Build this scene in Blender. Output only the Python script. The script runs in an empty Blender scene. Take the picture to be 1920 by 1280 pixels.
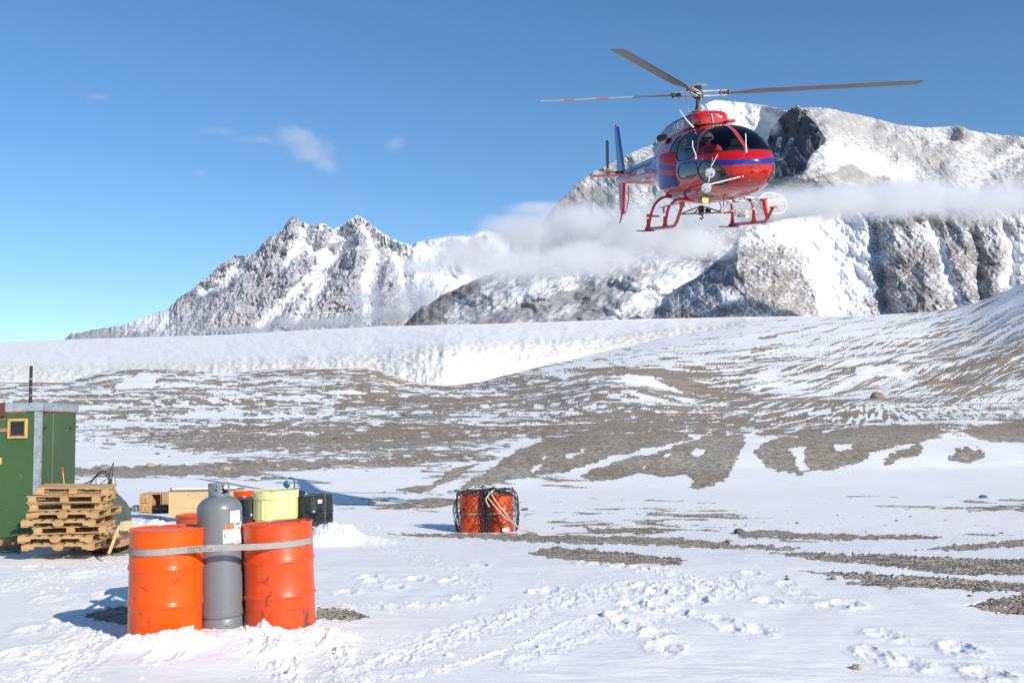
import bpy, math, random
import numpy as np
from mathutils import Vector, Matrix
random.seed(7)
rng = np.random.RandomState(11)
S = bpy.context.scene
COL = S.collection
R = math.radians
# ------------------------------------------------------------------ camera
CAMH = 1.66; FPX = 1830.0; PIT = math.atan(160/1830.0); ROLL = R(1.1)
cd = bpy.data.cameras.new('camera'); cam = bpy.data.objects.new('camera', cd); COL.objects.link(cam)
cd.sensor_width = 36.0; cd.lens = FPX/1920*36.0; cd.clip_start = .05; cd.clip_end = 60000
cam.location = (0, 0, CAMH)
cam.rotation_euler = (Matrix.Rotation(R(90)+PIT, 3, 'X') @ Matrix.Rotation(-ROLL, 3, 'Z')).to_euler()
S.camera = cam
# ------------------------------------------------------------------ sky, sun, exposure
SUN_EL = R(26.5); SUN_AZ = R(138)          # azimuth clockwise from +Y
world = bpy.data.worlds.new('World'); S.world = world; world.use_nodes = True
wn = world.node_tree; wn.nodes.clear()
wo = wn.nodes.new('ShaderNodeOutputWorld'); wb = wn.nodes.new('ShaderNodeBackground'); sk = wn.nodes.new('ShaderNodeTexSky')
sk.sky_type = 'NISHITA'; sk.sun_disc = False; sk.sun_elevation = SUN_EL; sk.sun_rotation = SUN_AZ
sk.altitude = 200; sk.air_density = 1.0; sk.dust_density = 0.15; sk.ozone_density = 4.0
wb.inputs['Strength'].default_value = 0.132
hs = wn.nodes.new('ShaderNodeHueSaturation'); hs.inputs['Saturation'].default_value = 1.13; hs.inputs['Hue'].default_value = .500
wn.links.new(sk.outputs[0], hs.inputs['Color']); wn.links.new(hs.outputs[0], wb.inputs[0]); wn.links.new(wb.outputs[0], wo.inputs[0])
sl = bpy.data.lights.new('sun', 'SUN'); so = bpy.data.objects.new('sun', sl); COL.objects.link(so)
sl.energy = 4.9; sl.angle = R(.5); sl.color = (1, .945, .86)
SUND = Vector((math.sin(SUN_AZ)*math.cos(SUN_EL), math.cos(SUN_AZ)*math.cos(SUN_EL), math.sin(SUN_EL)))
so.rotation_euler = SUND.to_track_quat('Z', 'Y').to_euler(); so.location = (20, -20, 20)
S.view_settings.view_transform = 'Standard'; S.view_settings.look = 'None'
S.view_settings.exposure = 0.13; S.view_settings.gamma = 1.0
S.render.engine = 'CYCLES'
S.cycles.use_denoising = True
S.cycles.volume_bounces = 4; S.cycles.volume_max_steps = 256
S.cycles.max_bounces = 8; S.cycles.transparent_max_bounces = 16
# ------------------------------------------------------------------ projection helpers (photo pixels <-> rays)
_F = np.array([0, math.cos(PIT), math.sin(PIT)]); _U0 = np.array([0, -math.sin(PIT), math.cos(PIT)]); _R0 = np.array([1., 0, 0])
# camera rolled clockwise
_R = _R0*math.cos(ROLL) - _U0*math.sin(ROLL); _U = _U0*math.cos(ROLL) + _R0*math.sin(ROLL)
def raydir(px, py):
    px = np.asarray(px, float)[..., None]; py = np.asarray(py, float)[..., None]
    return _F + (px-960)/FPX*_R + (640-py)/FPX*_U
def AT(px, py, Y):
    d = raydir(px, py); return np.array([0, 0, CAMH]) + d*(np.asarray(Y, float)/d[..., 1])[..., None]
def ATZ(px, py, z):
    d = raydir(px, py); return np.array([0, 0, CAMH]) + d*((z-CAMH)/d[..., 2])[..., None]
def PROJ(P):
    P = np.asarray(P, float)-[0, 0, CAMH]; d = P@_F
    return np.stack([960+FPX*(P@_R)/d, 640-FPX*(P@_U)/d], -1)
# ------------------------------------------------------------------ numpy noise
def _h(ix, iy, s):
    v = (ix.astype(np.int64)*374761393 + iy.astype(np.int64)*668265263 + s*1442695041) & 0xffffffff
    v = ((v ^ (v >> 13))*1274126177) & 0xffffffff
    return (v ^ (v >> 16)) & 0xffffffff
def perlin(x, y, s=0):
    ix = np.floor(x); iy = np.floor(y); fx = x-ix; fy = y-iy
    ux = fx*fx*fx*(fx*(fx*6-15)+10); uy = fy*fy*fy*(fy*(fy*6-15)+10)
    def g(dx, dy):
        a = _h(ix+dx, iy+dy, s)*(2*math.pi/4294967296.)
        return np.cos(a)*(fx-dx)+np.sin(a)*(fy-dy)
    a = g(0, 0); b = g(1, 0); c = g(0, 1); d = g(1, 1)
    return 1.45*((a+(b-a)*ux)+((c+(d-c)*ux)-(a+(b-a)*ux))*uy)
def fbm(x, y, o=4, s=0, gain=.5, lac=2.03):
    t = 0; a = 1; n = 0
    for i in range(o):
        t = t+a*perlin(x, y, s+i*17); n += a*a; a *= gain; x = x*lac+3.1; y = y*lac+1.7
    return t/math.sqrt(n)
def ridged(x, y, o=4, s=0, gain=.5):
    t = 0; a = 1; n = 0
    for i in range(o):
        t = t+a*(1-2*np.abs(perlin(x, y, s+i*13))); n += a; a *= gain; x = x*2.03+5.1; y = y*2.03+9.7
    return t/n
def sstep(a, b, x):
    t = np.clip((x-a)/(b-a), 0, 1); return t*t*(3-2*t)
def inpoly(px, py, poly):
    r = np.zeros(px.shape, bool); n = len(poly)
    for i in range(n):
        x0, y0 = poly[i]; x1, y1 = poly[(i+1) % n]
        if y0 == y1: continue
        c = ((y0 > py) != (y1 > py)) & (px < (x1-x0)*(py-y0)/(y1-y0)+x0)
        r ^= c
    return r
def seg_d(px, py, pts, sy=1.0):
    d = np.full(px.shape, 1e9)
    for (x0, y0), (x1, y1) in zip(pts[:-1], pts[1:]):
        ax = x1-x0; ay = (y1-y0)*sy
        t = np.clip(((px-x0)*ax+(py-y0)*sy*ay)/(ax*ax+ay*ay+1e-9), 0, 1)
        d = np.minimum(d, np.hypot(px-x0-ax*t, (py-y0)*sy-ay*t))
    return d
# ------------------------------------------------------------------ tagging
def tag(o, label=None, cat=None, group=None, kind=None):
    if label: o['label'] = label
    if cat: o['category'] = cat
    if group: o['group'] = group
    if kind: o['kind'] = kind
    return o
def empty(name, loc, rz=0, label=None, cat=None, group=None):
    o = bpy.data.objects.new(name, None); COL.objects.link(o); o.location = loc; o.rotation_euler = (0, 0, rz)
    o.empty_display_size = .1
    return tag(o, label, cat, group)
# ------------------------------------------------------------------ node material helper
class NT:
    def __init__(s, name):
        s.m = bpy.data.materials.new(name); s.m.use_nodes = True; s.t = s.m.node_tree; s.t.nodes.clear()
        s.out = s.t.nodes.new('ShaderNodeOutputMaterial')
    def n(s, typ, **kw):
        nd = s.t.nodes.new('ShaderNode'+typ)
        for k, v in kw.items():
            if k.startswith('i_'): s.set(nd, k[2:], v)
            else: setattr(nd, k, v)
        return nd
    def set(s, nd, k, v):
        sock = nd.inputs[int(k)] if k.isdigit() else nd.inputs[k.replace('_', ' ')]
        if isinstance(v, bpy.types.NodeSocket): s.t.links.new(v, sock)
        else: sock.default_value = v
    def math(s, op, a, b=0.0, c=None, clamp=False):
        nd = s.t.nodes.new('ShaderNodeMath'); nd.operation = op; nd.use_clamp = clamp
        s.set(nd, '0', a); s.set(nd, '1', b)
        if c is not None: s.set(nd, '2', c)
        return nd.outputs[0]
    def ramp(s, f, a, b, x=0.0, y=1.0):
        nd = s.t.nodes.new('ShaderNodeMapRange'); nd.interpolation_type = 'SMOOTHSTEP'
        s.set(nd, '0', f); s.set(nd, '1', a); s.set(nd, '2', b); s.set(nd, '3', x); s.set(nd, '4', y)
        return nd.outputs[0]
    def mix(s, f, a, b, bt='MIX'):
        nd = s.t.nodes.new('ShaderNodeMix'); nd.data_type = 'RGBA'; nd.blend_type = bt
        s.set(nd, '0', f); s.set(nd, '6', a); s.set(nd, '7', b)
        return nd.outputs[2]
    def coord(s, which='Object', scale=(1, 1, 1)):
        tc = s.t.nodes.new('ShaderNodeTexCoord'); mp = s.t.nodes.new('ShaderNodeMapping')
        s.t.links.new(tc.outputs[which], mp.inputs[0]); mp.inputs['Scale'].default_value = scale
        return mp.outputs[0]
    def noise(s, vec, scale, detail=4, rough=.55, out=0, dist=0):
        nd = s.t.nodes.new('ShaderNodeTexNoise'); s.set(nd, 'Vector', vec); s.set(nd, 'Scale', scale); s.set(nd, 'Detail', detail)
        s.set(nd, 'Roughness', rough); s.set(nd, 'Distortion', dist)
        return nd.outputs[out]
    def bump(s, h, dist=.01, strength=1.0, normal=None):
        nd = s.t.nodes.new('ShaderNodeBump'); s.set(nd, 'Height', h); s.set(nd, 'Distance', dist); s.set(nd, 'Strength', strength)
        if normal is not None: s.set(nd, 'Normal', normal)
        return nd.outputs[0]
    def bsdf(s, **kw):
        nd = s.t.nodes.new('ShaderNodeBsdfPrincipled')
        for k, v in kw.items(): s.set(nd, k, v)
        s.t.links.new(nd.outputs[0], s.out.inputs[0]); return nd
def c4(c): return (c[0], c[1], c[2], 1)
def paint(name, col, rough=.4, metal=0.0, var=.12, dirt=None, dirt_amt=.0, scale=3.0, bump=.0, spec=.5, coat=0.0, grain=(1, 1, 1), dscale=9.0):
    N = NT(name); v = N.coord('Object', grain)
    n1 = N.noise(v, scale, 5); n2 = N.noise(v, scale*9, 3)
    f = N.math('ADD', N.math('MULTIPLY', n1, .7), N.math('MULTIPLY', n2, .3))
    lo = c4([x*(1-var) for x in col]); hi = c4([min(1, x*(1+var)) for x in col])
    c = N.mix(N.ramp(f, .3, .7), lo, hi)
    if dirt:
        d = N.noise(v, dscale, 6, .7, dist=.6)
        c = N.mix(N.ramp(d, .62-dirt_amt, .70-dirt_amt*.6), c, c4(dirt))
    kw = dict(Base_Color=c, Roughness=N.ramp(n1, .2, .8, rough*.8, min(1, rough*1.2)), Metallic=metal)
    kw['Specular_IOR_Level'] = spec
    if coat: kw['Coat_Weight'] = coat; kw['Coat_Roughness'] = .08
    if bump: kw['Normal'] = N.bump(N.noise(v, scale*12, 4), bump, .6)
    N.bsdf(**kw); return N.m
# ------------------------------------------------------------------ mesh helpers
def link_np(name, V, Fq, material, parent=None, smooth=True):
    me = bpy.data.meshes.new(name)
    V = np.ascontiguousarray(V, np.float32).reshape(-1, 3); Fq = np.ascontiguousarray(Fq, np.int32)
    k = Fq.shape[1]
    me.vertices.add(len(V)); me.vertices.foreach_set('co', V.ravel())
    me.loops.add(Fq.size); me.loops.foreach_set('vertex_index', Fq.ravel())
    me.polygons.add(len(Fq)); me.polygons.foreach_set('loop_start', np.arange(0, Fq.size, k, dtype=np.int32))
    me.update(calc_edges=True)
    if smooth: me.polygons.foreach_set('use_smooth', np.ones(len(Fq), bool))
    o = bpy.data.objects.new(name, me); COL.objects.link(o)
    if material: me.materials.append(material)
    if parent: o.parent = parent
    return o
def gridfaces(nr, nc, flip=False, wrap=False):
    r = np.arange(nr-1)[:, None]; c = np.arange(nc if wrap else nc-1)[None, :]; c1 = (c+1) % nc
    a = r*nc+c; b = r*nc+c1; d = (r+1)*nc+c1; e = (r+1)*nc+c
    q = np.stack([a, b, d, e] if not flip else [a, e, d, b], -1).reshape(-1, 4)
    return q
def fattr(o, name, arr):
    at = o.data.attributes.new(name, 'FLOAT', 'POINT'); at.data.foreach_set('value', np.ascontiguousarray(arr, np.float32).ravel())
# ================================================================== MATERIALS OF THE SETTING
def ground_mat():
    N = NT('snow_and_gravel'); v = N.coord('Object')
    at = N.n('Attribute', attribute_name='snow').outputs['Fac']
    wet = N.n('Attribute', attribute_name='soil').outputs['Fac']
    br = N.noise(v, 9.0, 6, .65)
    m = N.ramp(N.math('ADD', at, N.math('MULTIPLY', N.math('SUBTRACT', br, .5), .9)), .42, .56)
    vo = N.n('TexVoronoi', i_Vector=v, i_Scale=22.0, i_Randomness=1.0)
    vo2 = N.n('TexVoronoi', i_Vector=v, i_Scale=60.0, i_Randomness=1.0)
    g = N.mix(N.n('SeparateColor', i_Color=vo.outputs['Color']).outputs[0], (.21, .185, .15, 1), (.46, .42, .35, 1))
    g2 = N.mix(N.n('SeparateColor', i_Color=vo2.outputs['Color']).outputs[1], (.16, .145, .12, 1), (.50, .46, .39, 1))
    g = N.mix(.5, g, g2)
    vo3 = N.n('TexVoronoi', i_Vector=v, i_Scale=5.5, i_Randomness=1.0)
    g = N.mix(.62, g, N.mix(N.n('SeparateColor', i_Color=vo3.outputs['Color']).outputs[0], (.06, .05, .04, 1), (.66, .58, .46, 1)))
    big = N.noise(v, .12, 4)
    g = N.mix(N.ramp(big, .35, .65), g, N.mix(1.0, g, (.88, .81, .74, 1), 'MULTIPLY'))
    g = N.mix(N.math('MULTIPLY', wet, .6), g, N.mix(1.0, g, (.78, .73, .68, 1), 'MULTIPLY'))
    sn = N.mix(N.noise(v, .7, 5), (.85, .83, .80, 1), (.90, .88, .85, 1))
    col = N.mix(m, g, sn)
    h1 = N.math('MULTIPLY', N.math('SUBTRACT', 1.0, vo.outputs['Distance']), N.math('SUBTRACT', 1.0, m))
    nb = N.bump(h1, .03, .9)
    sb = N.math('ADD', N.noise(N.coord('Object', (1, 2.2, 1)), 5, 6, .62), N.math('MULTIPLY', N.noise(v, 38, 4, .6), .25))
    nb = N.bump(sb, .02, .35, nb)
    N.bsdf(Base_Color=col, Roughness=N.ramp(m, 0, 1, .9, .62), Normal=nb, Specular_IOR_Level=.3)
    return N.m
M_GROUND = ground_mat()
def rock_mat(name, dark, light, tint, bscale=.02, bdist=6):
    N = NT(name); v = N.coord('Object')
    at = N.n('Attribute', attribute_name='snow').outputs['Fac']; tn = N.n('Attribute', attribute_name='tint').outputs['Fac']
    br = N.noise(v, bscale*7, 5, .7)
    m = N.ramp(N.math('ADD', at, N.math('MULTIPLY', N.math('SUBTRACT', br, .5), .6)), .30, .70)
    c = N.mix(N.ramp(N.noise(v, bscale, 8, .72), .3, .72), c4(dark), c4(light))
    c = N.mix(tn, c, c4(tint))
    col = N.mix(m, c, (.73, .74, .76, 1))
    nb = N.bump(N.noise(v, bscale*1.3, 8, .68), bdist, N.ramp(m, 0, 1, .9, .25))
    N.bsdf(Base_Color=col, Roughness=.9, Normal=nb, Specular_IOR_Level=.15)
    return N.m
# ================================================================== GROUND
SEA = 1e9
TOPX = [-3000, -600, 0, 60, 120, 165, 200, 280, 340, 400, 440, 480, 520, 580, 640, 680, 715, 760, 800, 835, 900, 960, 1050, 1150, 1250, 1350, 1400, 1560, 1700, 1790, 1860, 1920, 2200, 3200, 5000]
TOPY = [740, 722, 717, 716, 718, 705, 695, 691, 694, 698, 700, 694, 690, 688, 688, 690, 697, 713, 721, 724, 716, 700, 678, 655, 632, 616, 605, 593, 588, 580, 560, 528, 420, 300, 250]
TOPD = [300, 380, 400, 400, 400, 400, 400, 400, 400, 400, 400, 400, 400, 400, 400, 400, 400, 410, 430, 480, 540, 620, 720, 880, 1050, 1250, 1350, 1500, 1400, 1250, 1150, 1050, 800, 600, 500]
def Yground(px, py):
    """undisplaced depth of the ground under a photo pixel: 1/Y is piecewise linear in py (planar facets)"""
    d = raydir(px, py)
    kp = [1280, 1130, 1060, 1000, 960, 920]
    zs = [([0, 1920], [0, 0]), ([0, 1920], [0, 0]), ([0, 700, 1920], [0, -.05, -.05]), ([0, 300, 560, 860, 1920], [-.02, -.06, -.42, -.66, -.70]),
          ([0, 300, 560, 900, 1920], [-.12, -.2, -.6, -.80, -.9]), ([0, 300, 600, 1000, 1920], [-.2, -.35, -.7, -1.0, -1.2])]
    inv = []
    for k, (xs, zz) in zip(kp, zs):
        dd = raydir(px, np.full(np.shape(px), k)); z = np.interp(px, xs, zz)
        inv.append(dd[..., 2]/dd[..., 1]/(z-CAMH))
    top = _sm(TOPX, TOPY, px, np.interp(px, [1250, 1550], [6, 40])); topd = _sm(TOPX, TOPD, px, 60)
    dx = [0, 600, 1200, 1920]
    for k, yy in ((880, [48, 50, 50, 54]), (850, [62, 62, 56, 60]), (815, [88, 88, 70, 75]), (780, [140, 145, 130, 130]), (745, [230, 240, 240, 230])):
        kp.append(k); inv.append(1/np.interp(px, dx, yy))
    kp = np.array(kp, float)
    res = np.zeros(np.shape(px))
    # last segment: 745 -> top
    last = inv[-1]+(1/topd-inv[-1])*np.clip((745-py)/np.maximum(745-top, 1), 0, 1)
    d0 = raydir(px, np.maximum(py, 1280))
    res = np.where(py >= 1280, d0[..., 2]/d0[..., 1]/(0-CAMH), last)
    for i in range(len(kp)-1):
        a, b = kp[i], kp[i+1]; m = (py < a) & (py >= b)
        t = (a-py)/(a-b); res = np.where(m, inv[i]+(inv[i+1]-inv[i])*t, res)
    return 1/res
NC = 1640; NR = 640
cx = np.concatenate([np.linspace(-3000, -120, 60)[:-1], np.linspace(-120, 2040, NC-110), np.linspace(2040, 5000, 52)[1:]])
NC = len(cx)
s = np.concatenate([np.linspace(0, 1, NR)])
def _sm(xs, fp, x, w=28):
    t = 0
    for q in (-1.5, -1, -.5, 0, .5, 1, 1.5): t = t+np.interp(x+q*w, xs, fp)
    return t/7
topy = _sm(TOPX, TOPY, cx, np.interp(cx, [1250, 1550], [6, 40]))
PX = np.broadcast_to(cx, (NR, NC)).copy(); PY = 1300+(topy[None, :]-1300)*s[:, None]
YY = Yground(PX, PY)
# soften facet creases along the rows
for _ in range(24):
    YY[1:-1] = np.exp((np.log(YY[:-2])+2*np.log(YY[1:-1])+np.log(YY[2:]))/4)
W = AT(PX, PY, YY); X = W[..., 0]; Y = W[..., 1]; Z = W[..., 2].copy()
DY = np.abs(np.gradient(YY, axis=0)); DY = np.maximum(DY, np.abs(np.gradient(YY, axis=1)))
def lodn(x, y, waves, s, lod=4.0):
    """noise octaves given by wavelength in metres, faded where they are finer than the mesh"""
    t = 0; n = 0
    for i, (wl, a) in enumerate(waves):
        k = a*np.clip((wl/(DY*lod)-.7)/.6, 0, 1)
        t = t+k*perlin(x/wl, y/wl, s+i*7); n = n+k*k
    return t/np.sqrt(np.maximum(n, 1e-4))
# ---- gravel / snow cover
wx = PX+14*fbm(X*.35, Y*.35, 4, 91)*np.clip(12/Y, .35, 1)+5*fbm(PX/9., PY/5., 3, 90); wy = PY+3.0*fbm(PX/14., PY/6., 4, 92)+3.6*fbm(PX/55., PY/9., 3, 93)
G = [[1.0]]
rows = [560, 620, 660, 690, 705, 730, 760, 790, 812, 832, 850, 868, 880, 892, 905, 925, 945, 965, 985, 1005, 1025, 1045, 1400]
cols = [0, 150, 300, 450, 600, 750, 900, 1050, 1200, 1350, 1500, 1650, 1800, 1920]
tab = {560: [.34]*14, 620: [.25]*8+[.22, .2, .26, .32, .38, .44], 660: [.3]*6+[.3, .24, .34, .36, .34, .38, .46, .5],
 690: [.5, .6, .62, .6, .62, .62, .5, .4, .46, .44, .42, .46, .52, .52], 705: [.6, .62, .62, .55, .6, .72, .6, .6, .72, .5, .4, .5, .5, .5],
 730: [.6, .5, .58, .5, .55, .66, .66, .62, .66, .66, .42, .42, .50, .45], 760: [.6, .55, .6, .5, .55, .66, .6, .66, .60, .62, .62, .52, .40, .42],
 790: [.6, .6, .60, .62, .66, .64, .60, .58, .58, .56, .45, .46, .42, .55], 812: [.5, .45, .6, .66, .70, .70, .66, .70, .76, .74, .74, .7, .6, .4],
 832: [.4, .3, .55, .75, .7, .72, .6, .15, .05, .02, .02, .02, .02, .02], 850: [.1, .04, .10, .35, .5, .5, .45, .06, 0, 0, 0, 0, 0, 0],
 868: [.1, .06, .08, .35, .45, .45, .2, .03, 0, 0, 0, 0, 0, 0], 880: [.3, .65, .8, .55, .22, .1, .25, .05, 0, 0, 0, 0, 0, 0],
 892: [.1, .2, .10, .06, .05, .03, .4, .2, 0, 0, 0, 0, 0, 0], 905: [0, 0, 0, .06, .1, .05, .22, .12, 0, 0, 0, 0, 0, 0],
 925: [0, 0, 0, .02, .12, .28, .22, .08, .05, .04, .03, .05, .05, .05], 945: [0, 0, 0, .05, .18, .3, .1, .22, .25, .3, .22, .30, .35, .4],
 965: [0, 0, 0, .05, .1, .18, .3, .36, .42, .42, .42, .40, .40, .42], 985: [0, 0, 0, 0, .05, .2, .25, .25, .25, .3, .3, .32, .34, .34],
 1005: [0, 0, 0, 0, 0, .02, .2, .22, .2, .18, .2, .2, .2, .3], 1025: [0, 0, 0, 0, 0, 0, 0, .1, .05, .03, .05, .08, .1, .1], 1045: [0]*14, 1400: [0]*14}
T = np.array([tab[r] for r in rows], float)
fr = np.clip(np.interp(PY, rows, np.arange(len(rows))), 0, len(rows)-1.001); fc = np.clip(np.interp(PX, cols, np.arange(14)), 0, 12.999)
i0 = fr.astype(int); j0 = fc.astype(int); a = fr-i0; b = fc-j0
Pg = T[i0, j0]*(1-a)*(1-b)+T[i0+1, j0]*a*(1-b)+T[i0, j0+1]*(1-a)*b+T[i0+1, j0+1]*a*b
sk_ = np.clip((PX-1200)/700., 0, 1)*np.clip((820-PY)/60., 0, 1)      # streaks climb to the right on the far slope
xx = X+.0*Y; yy = Y-X*.55*sk_
mn = lodn(xx*.6, yy, [(60, .45), (33, .8), (19, 1.), (11, 1.1), (6.5, 1.), (3.8, .9), (2.2, .8), (1.3, .7), (.7, .5), (.35, .35), (.16, .2)], 201, 1.5)
pn = fbm((PX+1.1*PY*sk_)/(30.+28*sk_), (PY+.30*(PX-1300)*sk_)/2.6, 4, 207, .66)
fw = sstep(30, 70, Y)
mn = mn*(1-.6*fw)+.50*pn*fw+.30*fbm(PX/60., PY/3.2, 4, 209, .6)*(1-fw)*sstep(14, 22, Y)
# threshold from desired fraction (mn ~ N(0,.42))
Pg = Pg+.13*((PY > 932) & (PY < 1016) & (PX > 690) & (Pg > .04))
Pg = Pg+.07*sstep(1150, 1500, PX)*sstep(820, 780, PY)*sstep(560, 640, PY)
q = np.clip(Pg-.05*((PY > 695) & (PY < 800)), .0, .985)
thr = .46*np.sign(q-.5)*np.abs(np.abs(2*q-1))**.9*(1+1.3*np.abs(2*q-1)**6)*1.15
grav = sstep(-.12, .12, thr-mn-.02)*(q > .008)
polys_g = [
 [(862, 916), (885, 897), (930, 872), (965, 845), (1030, 820), (1120, 812), (1290, 812), (1300, 824), (1235, 838), (1160, 850), (1105, 870), (1060, 884), (1000, 894), (940, 904), (895, 914)],
 [(1085, 893), (1110, 880), (1160, 865), (1235, 847), (1290, 829), (1340, 812), (1395, 814), (1395, 835), (1382, 862), (1364, 898), (1310, 918), (1287, 916), (1302, 905), (1283, 890), (1240, 898), (1210, 888), (1150, 900), (1110, 903)],
 [(1412, 847), (1430, 832), (1460, 823), (1560, 812), (1660, 802), (1750, 802), (1775, 817), (1750, 826), (1728, 832), (1730, 849), (1700, 862), (1660, 873), (1655, 860), (1645, 846), (1610, 870), (1560, 880), (1520, 884), (1495, 891), (1460, 886), (1440, 880), (1425, 862)],
 [(1800, 811), (1850, 800), (1920, 787), (2100, 770), (2100, 832), (1920, 830), (1860, 829), (1815, 818)],
 [(1775, 857), (1795, 845), (1840, 843), (1849, 857), (1822, 868), (1780, 863)],
 [(1425, 1036), (1500, 1033), (1700, 1041), (1920, 1050), (2100, 1055), (2100, 1085), (1920, 1076), (1790, 1073), (1700, 1062), (1600, 1055), (1500, 1046)],
 [(1500, 1069), (1600, 1071), (1720, 1078), (1920, 1089), (2100, 1095), (2100, 1120), (1920, 1111), (1800, 1106), (1650, 1099), (1575, 1092), (1620, 1085), (1560, 1077)],
 [(1808, 1136), (1870, 1122), (1920, 1114), (2060, 1105), (2060, 1165), (1920, 1153), (1860, 1148)],
 [(985, 1036), (1040, 1024), (1100, 1027), (1180, 1035), (1290, 1052), (1270, 1058), (1150, 1056), (1060, 1048)],
 [(720, 1000), (840, 1000), (960, 1001), (1100, 1004), (1260, 1007), (1400, 1021), (1500, 1026), (1480, 1030), (1350, 1027), (1250, 1021), (1100, 1018), (1000, 1015), (900, 1010), (760, 1006)],
 [(1370, 1000), (1420, 994), (1560, 1002), (1770, 1004), (1770, 1010), (1550, 1013), (1480, 1010), (1400, 1007)],
 [(1090, 988), (1150, 990), (1260, 998), (1200, 1001), (1100, 998)],
 [(1710, 1028), (1800, 1020), (1850, 1026), (1790, 1032)], [(1820, 1020), (1920, 1012), (1920, 1022), (1840, 1026)],
 [(168, 1152), (200, 1136), (250, 1132), (262, 1176), (225, 1174)], [(585, 1140), (640, 1143), (690, 1160), (640, 1169), (585, 1168)],
 [(0, 1018), (60, 1012), (70, 1034), (0, 1036)], [(170, 1032), (248, 1024), (248, 1040), (180, 1042)],
 [(150, 884), (190, 874), (300, 872), (420, 879), (530, 889), (430, 893), (300, 890), (220, 893)],
 [(430, 897), (520, 894), (545, 899), (470, 901)],
 [(820, 903), (840, 880), (900, 866), (850, 900), (790, 925), (740, 921)],
 [(1058, 700), (1110, 690), (1160, 689), (1225, 697), (1300, 716), (1400, 741), (1330, 737), (1240, 722), (1160, 712), (1090, 716)],
]
polys_s = [
 [(1480, 842), (1514, 839), (1506, 858), (1516, 882), (1496, 882), (1490, 860)],
 [(1645, 845), (1680, 838), (1720, 832), (1712, 838), (1680, 848), (1655, 862)],
 [(1300, 846), (1322, 843), (1320, 854), (1298, 856)], [(1244, 852), (1258, 849), (1256, 856), (1243, 858)], [(1564, 840), (1600, 832), (1596, 842), (1572, 848)],
 [(995, 878), (1018, 868), (1012, 880), (998, 884)], [(1012, 858), (1024, 853), (1022, 862)], [(1060, 852), (1098, 844), (1080, 858), (1062, 860)], [(1205, 880), (1212, 872), (1210, 882)],
 [(1170, 720), (1215, 718), (1250, 728), (1290, 740), (1200, 742), (1165, 736)], [(1600, 694), (1650, 690), (1720, 697), (1725, 703), (1650, 703), (1610, 704)],
 [(215, 722), (260, 700), (300, 702), (285, 722), (230, 730)], [(320, 780), (380, 764), (450, 760), (470, 772), (400, 782)], [(400, 700), (425, 697), (445, 704), (400, 707), (350, 712)],
 [(140, 838), (300, 838), (360, 848), (440, 866), (330, 870), (140, 876)],
]
for pl in polys_g: grav = np.where(inpoly(wx, wy, pl), np.maximum(grav, sstep(-.85, -.4, mn)*.98), grav)
for pl in polys_s: grav = np.where(inpoly(wx, wy, pl), 0, grav)
grav[:, (cx < -200)] *= .8
snow = 1-grav
soil = np.clip(np.interp(PY, [640, 700, 800, 830], [.3, 1, .7, 0])+.3*fbm(X*.03, Y*.03, 3, 44), 0, 1)
# ---- relief
hill = lodn(X*.8, yy, [(90, 1.), (45, .6), (22, .35)], 301)
amp = np.interp(PY, [500, 600, 690, 760, 815, 850, 900, 960], [2.5, 3.0, 2.2, 1.2, .35, .12, .06, 0])*np.clip((PY-topy[None, :])/30, .12, 1)
Z += hill*amp
# hill in the middle distance
hb = np.exp(-((PX-1150)/120.)**2-((PY-735)/30.)**2)
Z += 3.5*hb
Z += lodn(X, yy, [(8, 1.), (4, .8), (2, .6)], 333)*np.interp(PY, [560, 700, 800, 900, 1000, 1060], [.5, .42, .2, .03, .02, .03])
Z += -.05*sstep(.3, .9, grav)*np.clip(1.6-Y/12, 0, 1)*np.clip((Y-8)/10, .3, 1)*np.interp(PY, [800, 900], [0, 1])
Z += grav*(.018*np.abs(perlin(X*9, Y*9, 5))+.012*perlin(X*22, Y*22, 6))*np.clip(30/Y, 0, 1)*.7
# snow micro relief: gentle wind ripples, churned tracks, footprints
rip = fbm(X*1.0-.3*Y, Y*3.2+.8*X, 4, 401)
wind = sstep(1180, 1270, PY)*sstep(900, 1100, PX)
Z += rip*(.006+.010*wind)*snow*(Y < 30)
tracks = [([(640, 1262), (760, 1225), (900, 1175), (1010, 1140), (1130, 1112), (1380, 1098)], 38, .62),
          ([(1385, 1108), (1290, 1085), (1190, 1062), (1085, 1052)], 13, .8),
          ([(600, 1290), (800, 1262), (960, 1215), (1060, 1170), (1180, 1140), (1400, 1115)], 8, .6),
          ([(520, 1172), (570, 1185), (610, 1205), (640, 1225)], 32, 1.3), ([(470, 1180), (500, 1215), (540, 1255)], 34, 1.2),
          ([(60, 1290), (120, 1230), (180, 1190), (210, 1150)], 70, .75), ([(0, 1100), (100, 1080), (240, 1060)], 40, .4),
          ([(600, 985), (640, 970), (700, 985), (760, 1010)], 10, .6), ([(640, 1000), (800, 1050), (900, 1100)], 34, .3), ([(960, 1240), (1100, 1190), (1250, 1150)], 30, .35),
          ([(640, 1140), (760, 1135), (830, 1132)], 10, .5), ([(250, 1150), (330, 1172), (380, 1178)], 14, .9)]
ch = np.zeros_like(X); tw = np.zeros_like(X)
for pts, w, k in tracks:
    d = seg_d(PX, PY, pts, 1.9); e = k*np.exp(-(d/w)**2*1.4); ch = np.maximum(ch, e)
lump = np.maximum(fbm(X*7.5, Y*5., 4, 501, .55)+.1, -.35); chunk = 1-np.abs(fbm(X*12, Y*6.5, 2, 512))*1.6
ch *= (Y < 24)
Z += ch*(.032*lump+.015*chunk-.006)*snow
Z += .012*fbm(X*1.1, Y*.8, 3, 420)*snow*(Y < 25)*sstep(3, 6, Y)
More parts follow.
